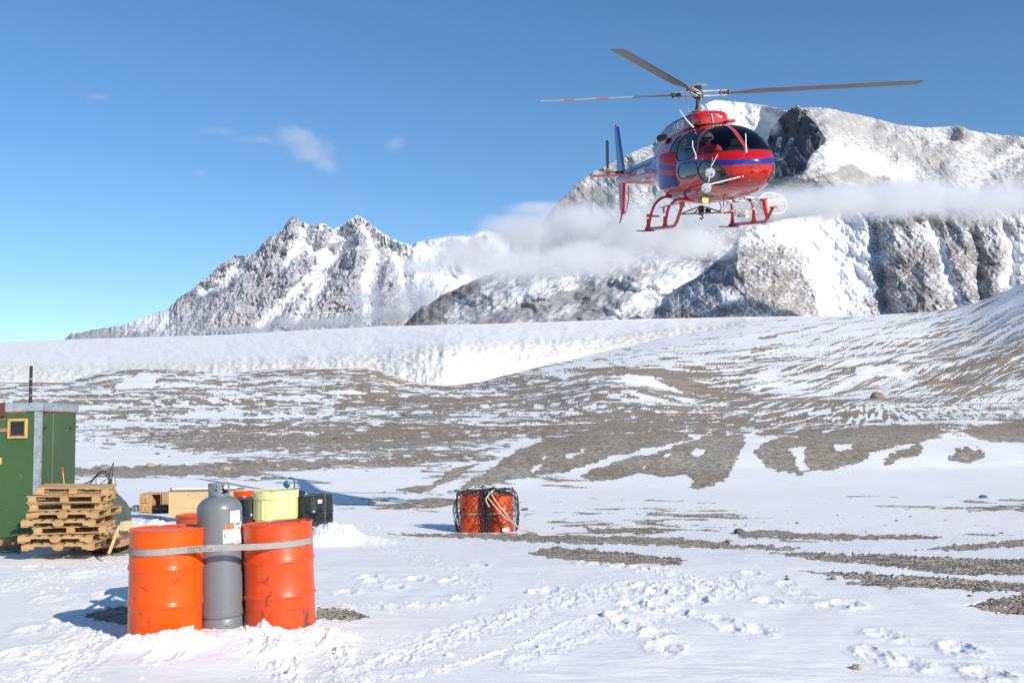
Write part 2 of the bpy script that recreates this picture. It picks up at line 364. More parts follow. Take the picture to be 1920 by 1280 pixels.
# footprints
fp = [(1200, 1100), (1235, 1112), (1185, 1135), (1240, 1130), (1205, 1142), (1270, 1148), (1165, 1163), (1185, 1178), (1230, 1190), (1248, 1215), (1310, 1125), (1345, 1162), (1375, 1175), (1420, 1180), (1410, 1068), (1475, 1090), (1560, 1135), (1590, 1132), (1640, 1225), (1800, 1215), (1850, 1262),
      (300, 1212), (310, 1236), (60, 1060), (150, 1075), (200, 1110), (90, 1120), (690, 1075), (700, 1085), (740, 1095), (650, 1105), (780, 1078), (840, 1085), (1030, 1105), (900, 1050), (870, 1120), (60, 1180), (120, 1160), (30, 1225), (1440, 1125), (1500, 1110), (1660, 1190), (1700, 1240)]
for i, (fx_, fy_) in enumerate(fp):
    c = ATZ(fx_, fy_, 0.); q_ = (((X-c[0])/.10)**2+((Y-c[1])/.17)**2)*np.clip(1+.9*lump, .4, 2)
    m = q_ < 9
    Z[m] += (-.013*np.exp(-q_[m]*1.2)+.008*np.exp(-(np.sqrt(q_[m])-1.4)**2*4))*(1+2.2*lump[m])*snow[m]
# drift banked against the drums, berm behind the crates
for (bx, by, sx, sy, hh) in [(-3.0, 7.68, .16, .12, .085), (-2.75, 7.62, .22, .11, .075), (-2.6, 7.60, .2, .12, .05), (-2.5, 7.66, .16, .12, .06), (-2.25, 7.86, .2, .13, .05), (-1.98, 7.92, .14, .10, .07), (-1.75, 7.93, .2, .10, .045), (-1.5, 7.95, .2, .12, .06), (-1.85, 7.6, .35, .25, .05), (-2.55, 7.95, .3, .3, .03)]:
    c = (bx, by); q_ = ((X-c[0])/sx)**2+((Y-c[1])/sy)**2; m = q_ < 9
    Z[m] += .8*hh*np.exp(-q_[m])*(1+.35*lump[m])
for (bx, by, yd, sx, sy, hh) in [(300, 972, 17.5, 1.1, .6, .2), (620, 975, 17.3, .45, .5, .22), (665, 988, 17.4, .7, .6, .12), (600, 990, 16.5, .5, .5, .22)]:
    c = AT(bx, by, yd); q_ = ((X-c[0])/sx)**2+((Y-c[1])/sy)**2; m = q_ < 9
    Z[m] += hh*np.exp(-q_[m]**1.5)*(1+.35*fbm(X[m]*4, Y[m]*4, 4, 71))
    snow[m] = np.maximum(snow[m], sstep(.25, .6, np.exp(-q_[m])))
q_ = ((X+2.45)/1.25)**2+((Y-8.35)/1.15)**2; Z += .055*np.exp(-q_**2)
# snow is lowered where shack, tank and bundle stand so that things stand on it
W = np.stack([X, Y, Z], -1)
# apron behind the camera and the far side of the crests
near = []
for yb, zb in ((-60, -.3), (-4, 0.), (1.5, 0.), (4.6, 0.)):
    row = np.zeros((NC, 3)); row[:, 1] = yb; row[:, 0] = X[0]*(1. if yb > 0 else 6.)*max(.35, 1); row[:, 2] = zb; near.append(row)
far = []
for k, dz in ((1.12, -.02), (1.6, -.05), (4, -.04)):
    row = W[-1].copy(); row[:, :2] *= k; row[:, 2] = W[-1][:, 2]*1.0-np.abs(W[-1][:, 1])*abs(dz)-4; far.append(row)
Wg = np.concatenate([np.stack(near), W, np.stack(far)])
ground = link_np('ground', Wg, gridfaces(len(Wg), NC), M_GROUND)
pad = lambda A, v=1.: np.concatenate([np.full((len(near), NC), v), A, np.full((len(far), NC), v)])
fattr(ground, 'snow', pad(snow)); fattr(ground, 'soil', pad(soil, 0))
tag(ground, 'snow field with gravel moraine patches and churned footprints', kind='structure')
GX, GY, GZ, GP = X, Y, Z, (PX, PY)
def GR(px, py):
    """point on the built ground seen at a photo pixel (before relief hides it)"""
    j = int(np.argmin(np.abs(cx-px))); i = int(np.argmin(np.abs(PY[:, j]-py)))
    return Vector((float(X[i, j]), float(Y[i, j]), float(Z[i, j])))
def GZ_AT(x, y):
    d = (X-x)**2+(Y-y)**2; k = np.unravel_index(np.argmin(d), d.shape); return float(Z[k])
# ================================================================== GLACIER
def glacier():
    N = NT('glacier_ice'); v = N.coord('Object'); at = N.n('Attribute', attribute_name='cliff').outputs['Fac']
    c = N.mix(at, (.85, .83, .805, 1), (.76, .72, .62, 1))
    d = N.ramp(N.noise(N.coord('Object', (.6, .25, 2.5)), .035, 6, .7), .5, .8)
    c = N.mix(N.math('MULTIPLY', d, .3), c, (.72, .72, .70, 1))
    nb = N.bump(N.noise(N.coord('Object', (1, .3, 1.2)), .05, 8, .7), 1.2, .5)
    N.bsdf(Base_Color=c, Roughness=.6, Normal=nb, Specular_IOR_Level=.3)
    gx = np.linspace(-1400, 1640, 1300); nr = 150
    base = np.interp(gx, [-1400, 0, 200, 700, 800, 835, 900, 960, 1050, 1150, 1250, 1350, 1400, 1560, 1640], [735, 722, 735, 740, 730, 726, 719, 704, 682, 659, 636, 620, 610, 600, 600])
    yb = np.interp(gx, [-1400, 0, 700, 800, 835, 900, 960, 1050, 1150, 1250, 1350, 1400, 1640], [520, 500, 486, 480, 484, 540, 615, 715, 875, 1045, 1245, 1345, 1700])
    top = np.interp(gx, [-1400, -300, 0, 130, 400, 700, 960, 1200, 1400, 1560, 1640], [690, 652, 642, 636, 628, 612, 606, 598, 594, 592, 594])
    ch = np.interp(gx, [-1400, 0, 200, 700, 835, 900, 960, 1050, 1150, 1250, 1350, 1640], [30, 36, 44, 74, 80, 76, 64, 44, 28, 18, 10, 3])
    t = np.linspace(0, 1, nr)[:, None]
    k = 9*fbm(gx/60., gx*0, 3, 8)
    edge0 = base-ch; ch = ch*(1+.05*fbm(gx/35., gx*0+3, 3, 9))
    edge = base-ch
    tc = .42
    py = np.where(t < tc, base+(edge-base)*(t/tc), edge0+(top-edge0)*((t-tc)/(1-tc))+(edge-edge0)*np.exp(-np.clip((t-tc)/(1-tc), 0, 1)*14))
    inv0 = 1/yb; inv1 = 1/(yb*1.22); inv2 = 1/np.full_like(yb, 3300.)
    u = np.clip((t-tc)/(1-tc), 0, 1)
    inv = np.where(t < tc, inv0+(inv1-inv0)*(t/tc)**1.5, inv1+(inv2-inv1)*(u**.8))
    px = np.broadcast_to(gx, py.shape)
    yy = 1/inv
    w = AT(px, py, yy)
    cl = sstep(1.0, .75, t/tc)*sstep(0, .1, t/tc)
    flute = ridged(px/11., t*3+px*0, 4, 61)
    w[..., 1] += (flute-.3)*cl*np.interp(gx, [0, 835, 1350], [1.5, 3, 3])
    pile = fbm(px/16., py/7., 4, 66)
    lo_, hi_ = int(nr*(tc-.22)), int(nr*(tc+.26))
    for _ in range(160): w[lo_:hi_] = (w[lo_-1:hi_-1]+2*w[lo_:hi_]+w[lo_+1:hi_+1])/4
    w[..., 2] += 1.0*fbm(px/12., py/6., 4, 68)*sstep(1.3, .8, t/tc)*sstep(.0, .3, t/tc)
    w[..., 2] += pile*np.where(t < .98, 1, 0)*np.interp(yy, [450, 900, 3300], [.3, .35, .6])
    w[..., 1] += fbm(px/40., py/14., 4, 67)*yy*.005*(t < .97)
    last = w[-1].copy(); last[:, 1] += 2500; last[:, 2] -= 60
    l2 = w[0].copy(); l2[:, 1] -= 2; l2[:, 2] -= 12
    w = np.concatenate([l2[None], w, last[None]])
    o = link_np('glacier', w, gridfaces(nr+2, len(gx)), N.m)
    c_ = np.clip(sstep(1.35, .9, t/tc)*(.45+.4*flute)+.15*pile, 0, 1)
    fattr(o, 'cliff', np.concatenate([c_[:1]*0+.5, c_, c_[-1:]*0]))
    tag(o, 'long white glacier tongue with fluted ice cliff', kind='structure')
glacier()
# ================================================================== MOUNTAINS
def mountain(name, label, sky, base, ynear, yfar, mat, snowf, x0, x1, nx=700, nr=260, relief=None, jag=3.0, jags=8.0, tint=None, extra=None):
    gx = np.linspace(x0, x1, nx)
    sx, sy_ = zip(*sky); top = np.interp(gx, sx, sy_)
    top = top+jag*fbm(gx/jags, gx*0+.5, 4, 31)*.5
    bx, by = zip(*base); bot = np.interp(gx, bx, by)
    bot = np.maximum(bot, top+6)
    t = np.linspace(0, 1, nr)[:, None]
    py = bot+(top-bot)*t; px = np.broadcast_to(gx, py.shape)
    yy = ynear+(yfar-ynear)*(t**.9)+0*px
    yy = yy+relief(px, py, t)*np.minimum(1, (t)*12+.15)
    w = AT(px, py, yy)
    sn = snowf(px, py, t, w)
    tn = tint(px, py, t, w) if tint is not None else np.zeros_like(sn)
    back = w[-1].copy(); back[:, 1] += (yfar-ynear)*.6; back[:, 2] *= .55
    back2 = back.copy(); back2[:, 1] += (yfar-ynear)*.8; back2[:, 2] = 0
    low = w[0].copy(); low[:, 2] = -30
    w2 = np.concatenate([low[None], w, back[None], back2[None]])
    o = link_np(name, w2, gridfaces(nr+3, nx), mat)
    fattr(o, 'snow', np.concatenate([sn[:1], sn, sn[-1:], sn[-1:]])); fattr(o, 'tint', np.concatenate([tn[:1], tn, tn[-1:], tn[-1:]]))
    return tag(o, label, kind='structure')
m1 = rock_mat('hazy_grey_rock', (.30, .30, .33), (.46, .455, .475), (.36, .34, .34), .010, 9)  # rock lightened and blued to paint in the distance haze
sky1 = [(105, 645), (121, 637), (133, 626), (183, 617), (227, 610), (267, 597), (318, 577), (333, 560), (352, 548), (367, 537), (377, 527), (400, 510), (410, 498), (425, 490), (440, 480), (453, 481), (467, 477), (480, 472), (500, 447), (527, 435), (537, 417), (550, 405), (560, 412), (570, 418), (593, 422), (607, 419), (627, 430), (647, 418), (667, 404), (676, 407), (687, 413), (733, 448), (757, 455), (777, 463), (803, 480), (850, 520), (930, 575), (1000, 600)]
gully = [[(640, 430), (600, 500), (560, 540), (520, 580), (490, 610)], [(560, 455), (540, 490), (560, 470)], [(690, 430), (705, 470), (685, 520), (690, 600)], [(570, 430), (585, 470), (620, 470)], [(720, 460), (700, 520), (700, 590)], [(650, 450), (620, 490)], [(610, 520), (560, 600)], [(450, 500), (420, 530), (380, 545)], [(740, 470), (760, 520), (765, 590)]]
def rel1(px, py, t):
    r = -260*ridged((px+.75*py)/95., (py-.35*px)/150., 5, 77, .55)-90*ridged((px+.5*py)/30., py/38., 4, 78)
    for g_ in gully: r = r+170*np.exp(-(seg_d(px, py, g_)/13.)**2)
    return r-40*ridged(px/9., py/12., 3, 81)
def sn1(px, py, t, w):
    v = .19+.36*fbm(px/9., py/7., 5, 55, .72)-.22*ridged((px+.6*py)/22., (py)/30., 3, 78)
    for g_ in gully: v = v+.75*np.exp(-(seg_d(px+4*fbm(px/9., py/9., 2, 3), py, g_)/8.5)**2)
    v = v+sstep(335, 300, px)*sstep(640, 560, py)*1.3*sstep(205, 240, px)+.5*sstep(735, 790, px)
    v = v+.5*np.exp(-((py-np.interp(px, *zip(*sky1)))/4.)**2)*(px > 570)*(px < 760)
    return np.clip(v+.18, 0, 1)
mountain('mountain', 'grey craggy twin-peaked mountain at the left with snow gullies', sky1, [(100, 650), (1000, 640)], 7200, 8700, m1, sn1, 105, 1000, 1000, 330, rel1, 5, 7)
m2 = rock_mat('snowy_dome', (.2, .18, .18), (.3, .28, .27), (.2, .18, .17), .006, 10)
mountain('snow_peak', 'smooth white snow peak between the two mountains', [(700, 500), (760, 462), (780, 455), (817, 447), (850, 443), (883, 443), (900, 435), (913, 431), (933, 437), (953, 448), (1010, 480), (1100, 560)], [(700, 640), (1100, 640)], 9500, 11000, m2,
         lambda px, py, t, w: np.clip(1-.9*np.exp(-((px-908)/7.)**2-((py-446)/6.)**2)-.7*np.exp(-((px-827)/3.)**2-((py-461)/5.)**2), 0, 1), 700, 1100, 300, 90,
         lambda px, py, t: -260*fbm(px/90., py/60., 3, 15)-60*fbm(px/25., py/20., 3, 16), .8, 9)
# big mountain behind the helicopter
m3 = rock_mat('brown_scree', (.17, .155, .15), (.30, .275, .26), (.10, .105, .13), .008, 6)
m3u = rock_mat('grey_summit_rock', (.29, .28, .285), (.42, .405, .40), (.065, .07, .09), .010, 6)  # rock lightened for haze; tint paints extra shade onto the dark crag
sky3 = [(960, 560), (985, 440), (1000, 418), (1012, 424), (1040, 385), (1050, 376), (1080, 346), (1112, 322), (1136, 311), (1159, 299), (1185, 286), (1226, 269), (1230, 261), (1245, 249), (1264, 236), (1292, 211), (1310, 200), (1340, 188), (1400, 193), (1440, 199), (1478, 208), (1488, 200), (1496, 197), (1503, 203), (1520, 201), (1560, 204), (1620, 217), (1680, 233), (1740, 240), (1760, 239), (1795, 236), (1806, 238), (1820, 245), (1860, 251), (1920, 257), (2050, 268), (2300, 300)]
crag = [(1440, 250), (1452, 232), (1478, 208), (1495, 198), (1510, 212), (1530, 232), (1550, 262), (1522, 290), (1505, 328), (1450, 334), (1440, 290)]
def rel3(px, py, t):
    r = -190*fbm((px+.5*py)/170., (py)/120., 4, 21)-26*ridged((px-.9*py)/34., (py+.9*px)/110., 4, 23)-5*fbm(px/7., py/7., 3, 27)
    c = np.clip(1-seg_d(px, py, [(1500, 200), (1540, 262), (1512, 300), (1500, 335)])/8, 0, 1)
    step = sstep(1432, 1545, px+(py-262)*-.25*(py < 262)+(py-262)*.45*(py > 262)) * sstep(1640, 1545, px)
    win = sstep(410, 325, py)*sstep(190, 215, py+8*(px > 0))
    r = r-820*step*win-70*ridged(px/24., py/34., 4, 29)*inpoly(px, py, crag)
    r = r-260*np.exp(-((px-1806)/16.)**2-((py-245)/14.)**2)
    return r
def sn3(px, py, t, w):
    n = fbm((px+.9*py)/20., (py-.42*px)/3.0, 5, 41, .62)
    v = .47+.26*n-.16*sstep(.0, .6, fbm(px/60., py/50., 3, 42))+.1*fbm(px/5., py/4., 3, 48)
    ic = inpoly(px+5*fbm(px/10., py/10., 3, 43), py+4*fbm(px/8., py/8., 2, 46), crag)
    v = np.where(ic, .06+.1*n, v)
    v = v-.3*np.exp(-(seg_d(px, py, [(1450, 300), (1462, 330)])/9)**2)
    v = np.where(seg_d(px, py, [(1462, 262), (1455, 300), (1470, 292), (1485, 262)]) < 5, .42+.3*n, v)
    # darker scree patches
    v = v-.26*np.exp(-(seg_d(px, py, [(1600, 320), (1635, 345), (1660, 370)])/22.)**2)*(1+n)
    v = v-.5*np.exp(-((px-1808)/13.)**2-((py-250)/12.)**2)
    v = v-.2*np.exp(-(seg_d(px, py, [(1540, 225), (1640, 250), (1720, 290), (1780, 330)])/20.)**2)*(.6+n)
    v = v-.45*np.exp(-(seg_d(px, py, [(1060, 375), (1110, 365), (1140, 380)])/12)**2)*(1+n)-.6*np.exp(-(seg_d(px, py, [(1228, 268), (1250, 252), (1262, 240)])/5)**2)-.35*np.exp(-(seg_d(px, py, [(1185, 300), (1180, 330), (1200, 320)])/7)**2)
    v = v+.6*np.exp(-(seg_d(px, py, [(1340, 195), (1420, 225), (1445, 235)])/26.)**2)+.5*np.exp(-(seg_d(px, py, [(1560, 290), (1600, 300), (1700, 330)])/14.)**2)
    v = v-.4*np.exp(-(seg_d(px, py, [(1380, 197), (1440, 205), (1475, 225)])/9.)**2)*(.7+n)
    return np.clip(v, 0, 1)
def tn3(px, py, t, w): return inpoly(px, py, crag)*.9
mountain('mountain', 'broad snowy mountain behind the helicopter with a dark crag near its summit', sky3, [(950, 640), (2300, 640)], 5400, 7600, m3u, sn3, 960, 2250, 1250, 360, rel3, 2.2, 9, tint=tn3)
# middle slopes under the cloud
sky4 = [(755, 612), (770, 596), (790, 575), (806, 570), (830, 552), (850, 545), (865, 536), (900, 520), (960, 500), (1040, 480), (1150, 455), (1300, 430), (1420, 420), (1500, 420)]
m4 = rock_mat('blue_grey_scree', (.22, .22, .235), (.35, .34, .345), (.21, .145, .115), .009, 8)
def sn4(px, py, t, w):
    n = fbm((px-.9*py)/26., (py+.62*px)/3.2, 5, 141, .64)
    v = .44+.32*n+.14*fbm(px/40., py/24., 3, 142)
    edge = np.interp(px, *zip(*sky4))
    rock = inpoly(px+6*fbm(px/12., py/12., 3, 5), py, [(740, 625), (790, 570), (850, 540), (900, 515), (960, 505), (900, 540), (850, 570), (820, 610), (800, 625)])
    v = np.where(rock, .16+.3*n, v)
    v = v-.42*np.exp(-(seg_d(px, py, [(900, 605), (980, 582), (1060, 560), (1130, 545)])/11.)**2)-.35*np.exp(-(seg_d(px, py, [(1060, 600), (1130, 580), (1180, 560)])/12.)**2)
    v = v-.7*np.exp(-(seg_d(px, py, [(1165, 540), (1185, 518), (1195, 505)])/6.)**2)
    v = v+.3*np.exp(-(seg_d(px, py, [(960, 560), (1020, 530)])/10.)**2)+.3*np.exp(-(seg_d(px, py, [(1150, 580), (1300, 520)])/22.)**2)
    return np.clip(v, 0, 1)
def tn4(px, py, t, w): return inpoly(px, py, [(740, 625), (790, 570), (850, 540), (900, 515), (960, 505), (900, 540), (850, 570), (800, 625)])*sstep(-.1, .4, fbm(px/12., py/12., 4, 9))*.8
mountain('hillside', 'streaked snowy scree slope under the grey cloud bank', sky4, [(750, 640), (1500, 640)], 4300, 5300, m4, sn4, 755, 1500, 800, 180,
         lambda px, py, t: -150*fbm((px+1.0*py)/120., (py-.3*px)/70., 4, 121)-22*ridged((px+1.1*py)/34., (py-.5*px)/60., 4, 123)-5*fbm(px/8., py/8., 3, 127), 2.5, 7, tint=tn4)
# right-hand lower mountain
sky5 = [(1195, 610), (1215, 592), (1240, 570), (1270, 548), (1300, 524), (1330, 500), (1352, 482), (1370, 468), (1383, 448), (1395, 440), (1420, 425), (1460, 412), (1560, 400), (1920, 380), (2300, 380)]
def rel5(px, py, t):
    k = np.interp(py, [430, 520, 600], [1560, 1590, 1610])
    r = 330*np.exp(-((px-k-.0)/95.)**2)-36*ridged((px-.9*py)/40., (py+.8*px)/120., 4, 221)
    r = r-240*np.clip(1-np.abs(px-(1385-(py-450)*.12))/150., 0, 1)
    for g_ in ([(1745, 420), (1775, 500), (1800, 580)], [(1885, 430), (1900, 480), (1895, 530)], [(1640, 430), (1655, 520), (1660, 580)], [(1830, 450), (1840, 560)]): r = r+110*np.exp(-(seg_d(px, py, g_)/14.)**2)
    return r-60*fbm(px/50., py/45., 4, 223)-6*fbm(px/7., py/7., 3, 224)
def sn5(px, py, t, w):
    n = fbm((px-.75*py)/24., (py+.0*px-.78*px)/3.0, 5, 241, .62); n2 = fbm((px+.9*py)/24., (py+.80*px)/3.0, 5, 243, .62)
    n = np.where(px < 1385-(py-450)*.12, n2, n)
    v = .40+.20*n+.16*fbm(px/46., py/36., 3, 250)+.19*fbm(px/6., py/4.5, 4, 251, .7)
    k = np.interp(py, [430, 520, 600], [1560, 1575, 1590])
    v = v+.75*np.exp(-((px-k+10*fbm(py/20., px/40., 2, 7))/(34+.14*(600-py)))**2)
    for g_, w_ in (([(1745, 420), (1775, 500), (1800, 580)], 6.), ([(1885, 430), (1900, 480), (1895, 530), (1905, 560)], 5.), ([(1600, 592), (1580, 540), (1575, 500)], 5)): v = v+.8*np.exp(-(seg_d(px+3*fbm(px/9., py/9., 2, 3), py, g_)/w_)**2)
    v = v+.5*np.exp(-((px-1362)/14.)**2-((py-556)/14.)**2)+.2*sstep(1850, 1930, px)+.25*sstep(470, 430, py)*(px < 1500)
    return np.clip(v, 0, 1)
mountain('mountain', 'brown and white streaked mountain flank at the right below the cloud', sky5, [(1190, 640), (2300, 640)], 3600, 4700, m3, sn5, 1195, 2250, 1100, 260, rel5, 3, 7,
         tint=lambda px, py, t, w: .0*px)
# ================================================================== CLOUDS
def cloud(name, label, blobs, density, nscale, pad=1.15, col=(.93, .94, .97), sharp=1.0, steps=1.0, warp=.5, thr=.0):
    """blobs: (px, py, Y, rx, ry, rz[m in depth]) -> one closed box holding a procedural volume"""
    B = []
    for (px, py, Y_, rpx, rpy, rd) in blobs:
        c = AT(px, py, Y_); B.append((c, rpx/FPX*Y_, rd, rpy/FPX*Y_))
    lo = np.min([c-np.array([a, b_, d])*pad for c, a, b_, d in B], 0); hi = np.max([c+np.array([a, b_, d])*pad for c, a, b_, d in B], 0)
    ce = (lo+hi)/2; h = (hi-lo)/2
    vs = [(sx*h[0], sy*h[1], sz*h[2]) for sx in (-1, 1) for sy in (-1, 1) for sz in (-1, 1)]
    me = bpy.data.meshes.new(name); me.from_pydata(vs, [], [(0, 1, 3, 2), (4, 6, 7, 5), (0, 4, 5, 1), (2, 3, 7, 6), (0, 2, 6, 4), (1, 5, 7, 3)])
    o = bpy.data.objects.new(name, me); COL.objects.link(o); o.location = ce
    N = NT(name+'_vapour'); tc = N.n('TexCoord').outputs['Object']
    nz = N.n('TexNoise', i_Vector=tc, i_Scale=nscale, i_Detail=5.0, i_Roughness=.62)
    acc = None
    for c, a, b_, d in B:
        mp = N.n('Mapping', vector_type='POINT', i_Vector=tc)
        mp.inputs['Location'].default_value = tuple(-(c[i]-ce[i])/(a, b_, d)[i] for i in range(3)); mp.inputs['Scale'].default_value = (1/a, 1/b_, 1/d)
        L = N.n('VectorMath', operation='LENGTH', i_0=mp.outputs[0]).outputs['Value']
        e = N.math('SUBTRACT', 1.0, L)
        acc = e if acc is None else N.math('SMOOTH_MAX', acc, e, .18)
    v = N.math('ADD', acc, N.math('MULTIPLY', N.math('SUBTRACT', nz.outputs[0], .5), warp*2))
    v = N.math('SUBTRACT', v, thr)
    dn = N.math('MULTIPLY', N.ramp(v, 0.0, .55/sharp), density)
    pv = N.n('VolumePrincipled', i_Color=c4(col), i_Density=dn, i_Anisotropy=.2)
    N.t.links.new(pv.outputs[0], N.out.inputs['Volume'])
    me.materials.append(N.m)
    try: N.m.cycles.volume_step_rate = steps
    except Exception: pass
    return tag(o, label, kind='stuff')
Yc = 3300
bank = [(800, 500, Yc, 75, 22, 90), (880, 475, Yc, 120, 48, 120), (990, 440, Yc, 120, 55, 140), (960, 495, Yc, 150, 46, 130), (1080, 420, Yc, 120, 48, 140), (1100, 485, Yc, 160, 50, 140), (1210, 435, Yc, 140, 70, 150), (1290, 455, Yc, 110, 50, 140), (1330, 400, Yc, 150, 45, 150), (1450, 385, Yc, 120, 42, 140), (1560, 380, Yc, 150, 44, 140), (1700, 372, Yc, 150, 50, 140), (1840, 378, Yc, 150, 50, 140), (1980, 380, Yc, 160, 50, 140), (1000, 390, Yc, 75, 16, 60)]
cloud('cloud_bank', 'grey cloud bank lying across the mountain flanks', bank, .025, .0075, warp=.47, sharp=.62, steps=.6, col=(.95, .95, .965))
cloud('mist', 'thin mist between the left mountain and the scree slope', [(790, 560, 6200, 75, 50, 150), (740, 590, 6200, 110, 26, 150), (600, 606, 6200, 150, 14, 120), (450, 618, 6200, 130, 8, 120), (690, 560, 6200, 60, 22, 100)], .012, .006, warp=.45, sharp=.7)
cloud('cloud', 'small wispy cloud in the blue sky at the left', [(585, 285, 7000, 62, 26, 260), (555, 258, 7000, 60, 26, 260), (610, 310, 7000, 36, 22, 220), (490, 262, 7000, 60, 10, 120), (420, 245, 7000, 50, 14, 90), (740, 270, 7000, 26, 24, 100), (375, 325, 7000, 14, 14, 90), (180, 182, 7000, 30, 10, 90)], .0030, .0085, warp=.85, sharp=.7, thr=.1, col=(.98, .98, .99))
# ================================================================== MESH BUILDER
class MB:
    def __init__(s): s.v = []; s.f = []
    def add(s, vs, fs, M=None):
        b = len(s.v)
        for p in vs:
            p = Vector(p); s.v.append(tuple(M @ p) if M else tuple(p))
        s.f += [tuple(b+i for i in f) for f in fs]; return s
    def box(s, c, d, M=None, bev=0.0):
        x, y, z = c; a, b, h = d[0]/2, d[1]/2, d[2]/2
        if bev <= 0:
            vs = [(x+i*a, y+j*b, z+k*h) for i in (-1, 1) for j in (-1, 1) for k in (-1, 1)]
            return s.add(vs, [(0, 1, 3, 2), (4, 6, 7, 5), (0, 4, 5, 1), (2, 3, 7, 6), (0, 2, 6, 4), (1, 5, 7, 3)], M)
        vs = []; e = bev
        for k in (-1, 1):
            for q in (0, 1):
                zz = z+k*(h-(0 if q else e)) if k > 0 else z+k*(h-(e if q else 0))
                ins = e if (k > 0 and q == 1) or (k < 0 and q == 0) else 0
                aa, bb = a-ins, b-ins
                vs += [(x-aa+e, y-bb, zz), (x+aa-e, y-bb, zz), (x+aa, y-bb+e, zz), (x+aa, y+bb-e, zz), (x+aa-e, y+bb, zz), (x-aa+e, y+bb, zz), (x-aa, y+bb-e, zz), (x-aa, y-bb+e, zz)]
        fs = [tuple(range(7, -1, -1)), tuple(24+i for i in range(8))]
        for r in range(3): fs += [(r*8+i, r*8+(i+1) % 8, (r+1)*8+(i+1) % 8, (r+1)*8+i) for i in range(8)]
        return s.add(vs, fs, M)
    def lathe(s, prof, n=32, M=None, a0=0.0, a1=2*math.pi, cap=True):
        full = abs(a1-a0-2*math.pi) < 1e-6; m = n if full else n+1
        vs = [(r*math.cos(a0+(a1-a0)*i/n), r*math.sin(a0+(a1-a0)*i/n), z) for r, z in prof for i in range(m)]
        fs = [(k*m+i, k*m+(i+1) % m, (k+1)*m+(i+1) % m, (k+1)*m+i) for k in range(len(prof)-1) for i in range(n)]
        if cap and full:
            if prof[0][0] > 1e-5: fs.append(tuple(range(m-1, -1, -1)))
            if prof[-1][0] > 1e-5: fs.append(tuple((len(prof)-1)*m+i for i in range(m)))
        return s.add(vs, fs, M)
    def tube(s, pts, r, n=8, M=None, closed=False, flat=1.0, up=None):
        pts = [Vector(p) for p in pts]; k = len(pts); rs = r if isinstance(r, (list, tuple)) else [r]*k
        vs = []; prev = None
        for i, p in enumerate(pts):
            a = pts[i-1] if (i > 0 or closed) else p; b = pts[(i+1) % k] if (i < k-1 or closed) else p
            t = (b-a).normalized() if (b-a).length > 1e-9 else Vector((0, 0, 1))
            if prev is None:
                u = Vector(up) if up else (Vector((0, 0, 1)) if abs(t.z) < .9 else Vector((1, 0, 0)))
                u = (u-t*u.dot(t)).normalized()
            else:
                u = prev-t*prev.dot(t); u = u.normalized() if u.length > 1e-6 else t.orthogonal().normalized()
            prev = u; w = t.cross(u)
            for j in range(n):
                g = 2*math.pi*j/n; vs.append(p+u*(math.cos(g)*rs[i])+w*(math.sin(g)*rs[i]*flat))
        fs = [(i*n+j, i*n+(j+1) % n, ((i+1) % k)*n+(j+1) % n, ((i+1) % k)*n+j) for i in range(k if closed else k-1) for j in range(n)]
        if not closed: fs += [tuple(range(n-1, -1, -1)), tuple((k-1)*n+j for j in range(n))]
        return s.add(vs, fs, M)
    def cyl(s, a, b, r, n=12, r2=None, M=None): return s.tube([a, b], [r, r if r2 is None else r2], n, M)
    def ball(s, c, r, M=None, n=12, m=8):
        r = (r, r, r) if not isinstance(r, (tuple, list)) else r
        vs = [(c[0], c[1], c[2]+r[2])]+[(c[0]+r[0]*math.sin(math.pi*i/m)*math.cos(2*math.pi*j/n), c[1]+r[1]*math.sin(math.pi*i/m)*math.sin(2*math.pi*j/n), c[2]+r[2]*math.cos(math.pi*i/m)) for i in range(1, m) for j in range(n)]+[(c[0], c[1], c[2]-r[2])]
        fs = [(0, 1+j, 1+(j+1) % n) for j in range(n)]
        for i in range(m-2): fs += [(1+i*n+j, 1+(i+1)*n+j, 1+(i+1)*n+(j+1) % n, 1+i*n+(j+1) % n) for j in range(n)]
        L = len(vs)-1; fs += [(L, 1+(m-2)*n+(j+1) % n, 1+(m-2)*n+j) for j in range(n)]
        return s.add(vs, fs, M)
    def prism(s, poly, z0, z1, M=None):
        n = len(poly); vs = [(x, y, z0) for x, y in poly]+[(x, y, z1) for x, y in poly]
        fs = [tuple(range(n-1, -1, -1)), tuple(n+i for i in range(n))]+[(i, (i+1) % n, n+(i+1) % n, n+i) for i in range(n)]
        return s.add(vs, fs, M)
    def build(s, name, mat, parent=None, smooth=True, ang=35, loc=None):
        me = bpy.data.meshes.new(name); me.from_pydata(s.v, [], s.f); me.update()
        if smooth:
            me.polygons.foreach_set('use_smooth', [True]*len(me.polygons)); me.set_sharp_from_angle(angle=R(ang))
        o = bpy.data.objects.new(name, me); COL.objects.link(o)
        if mat: me.materials.append(mat)
        if parent: o.parent = parent
        if loc: o.location = loc
        return o
def text_part(body, size, mat, parent, M, name='lettering', depth=.001, shear=0.0, spacing=1.0, align='LEFT'):
    cu = bpy.data.curves.new(name, 'FONT'); cu.body = body; cu.size = size; cu.extrude = depth; cu.shear = shear; cu.space_character = spacing; cu.align_x = align; cu.resolution_u = 2
    t = bpy.data.objects.new(name, cu); COL.objects.link(t); dg = bpy.context.evaluated_depsgraph_get(); dg.update()
    me = bpy.data.meshes.new_from_object(t.evaluated_get(dg)); bpy.data.objects.remove(t); me.transform(M)
    o = bpy.data.objects.new(name, me); COL.objects.link(o); me.materials.clear(); me.materials.append(mat); o.parent = parent
    return o
TR = Matrix.Translation
def ROT(a, ax): return Matrix.Rotation(a, 4, ax)
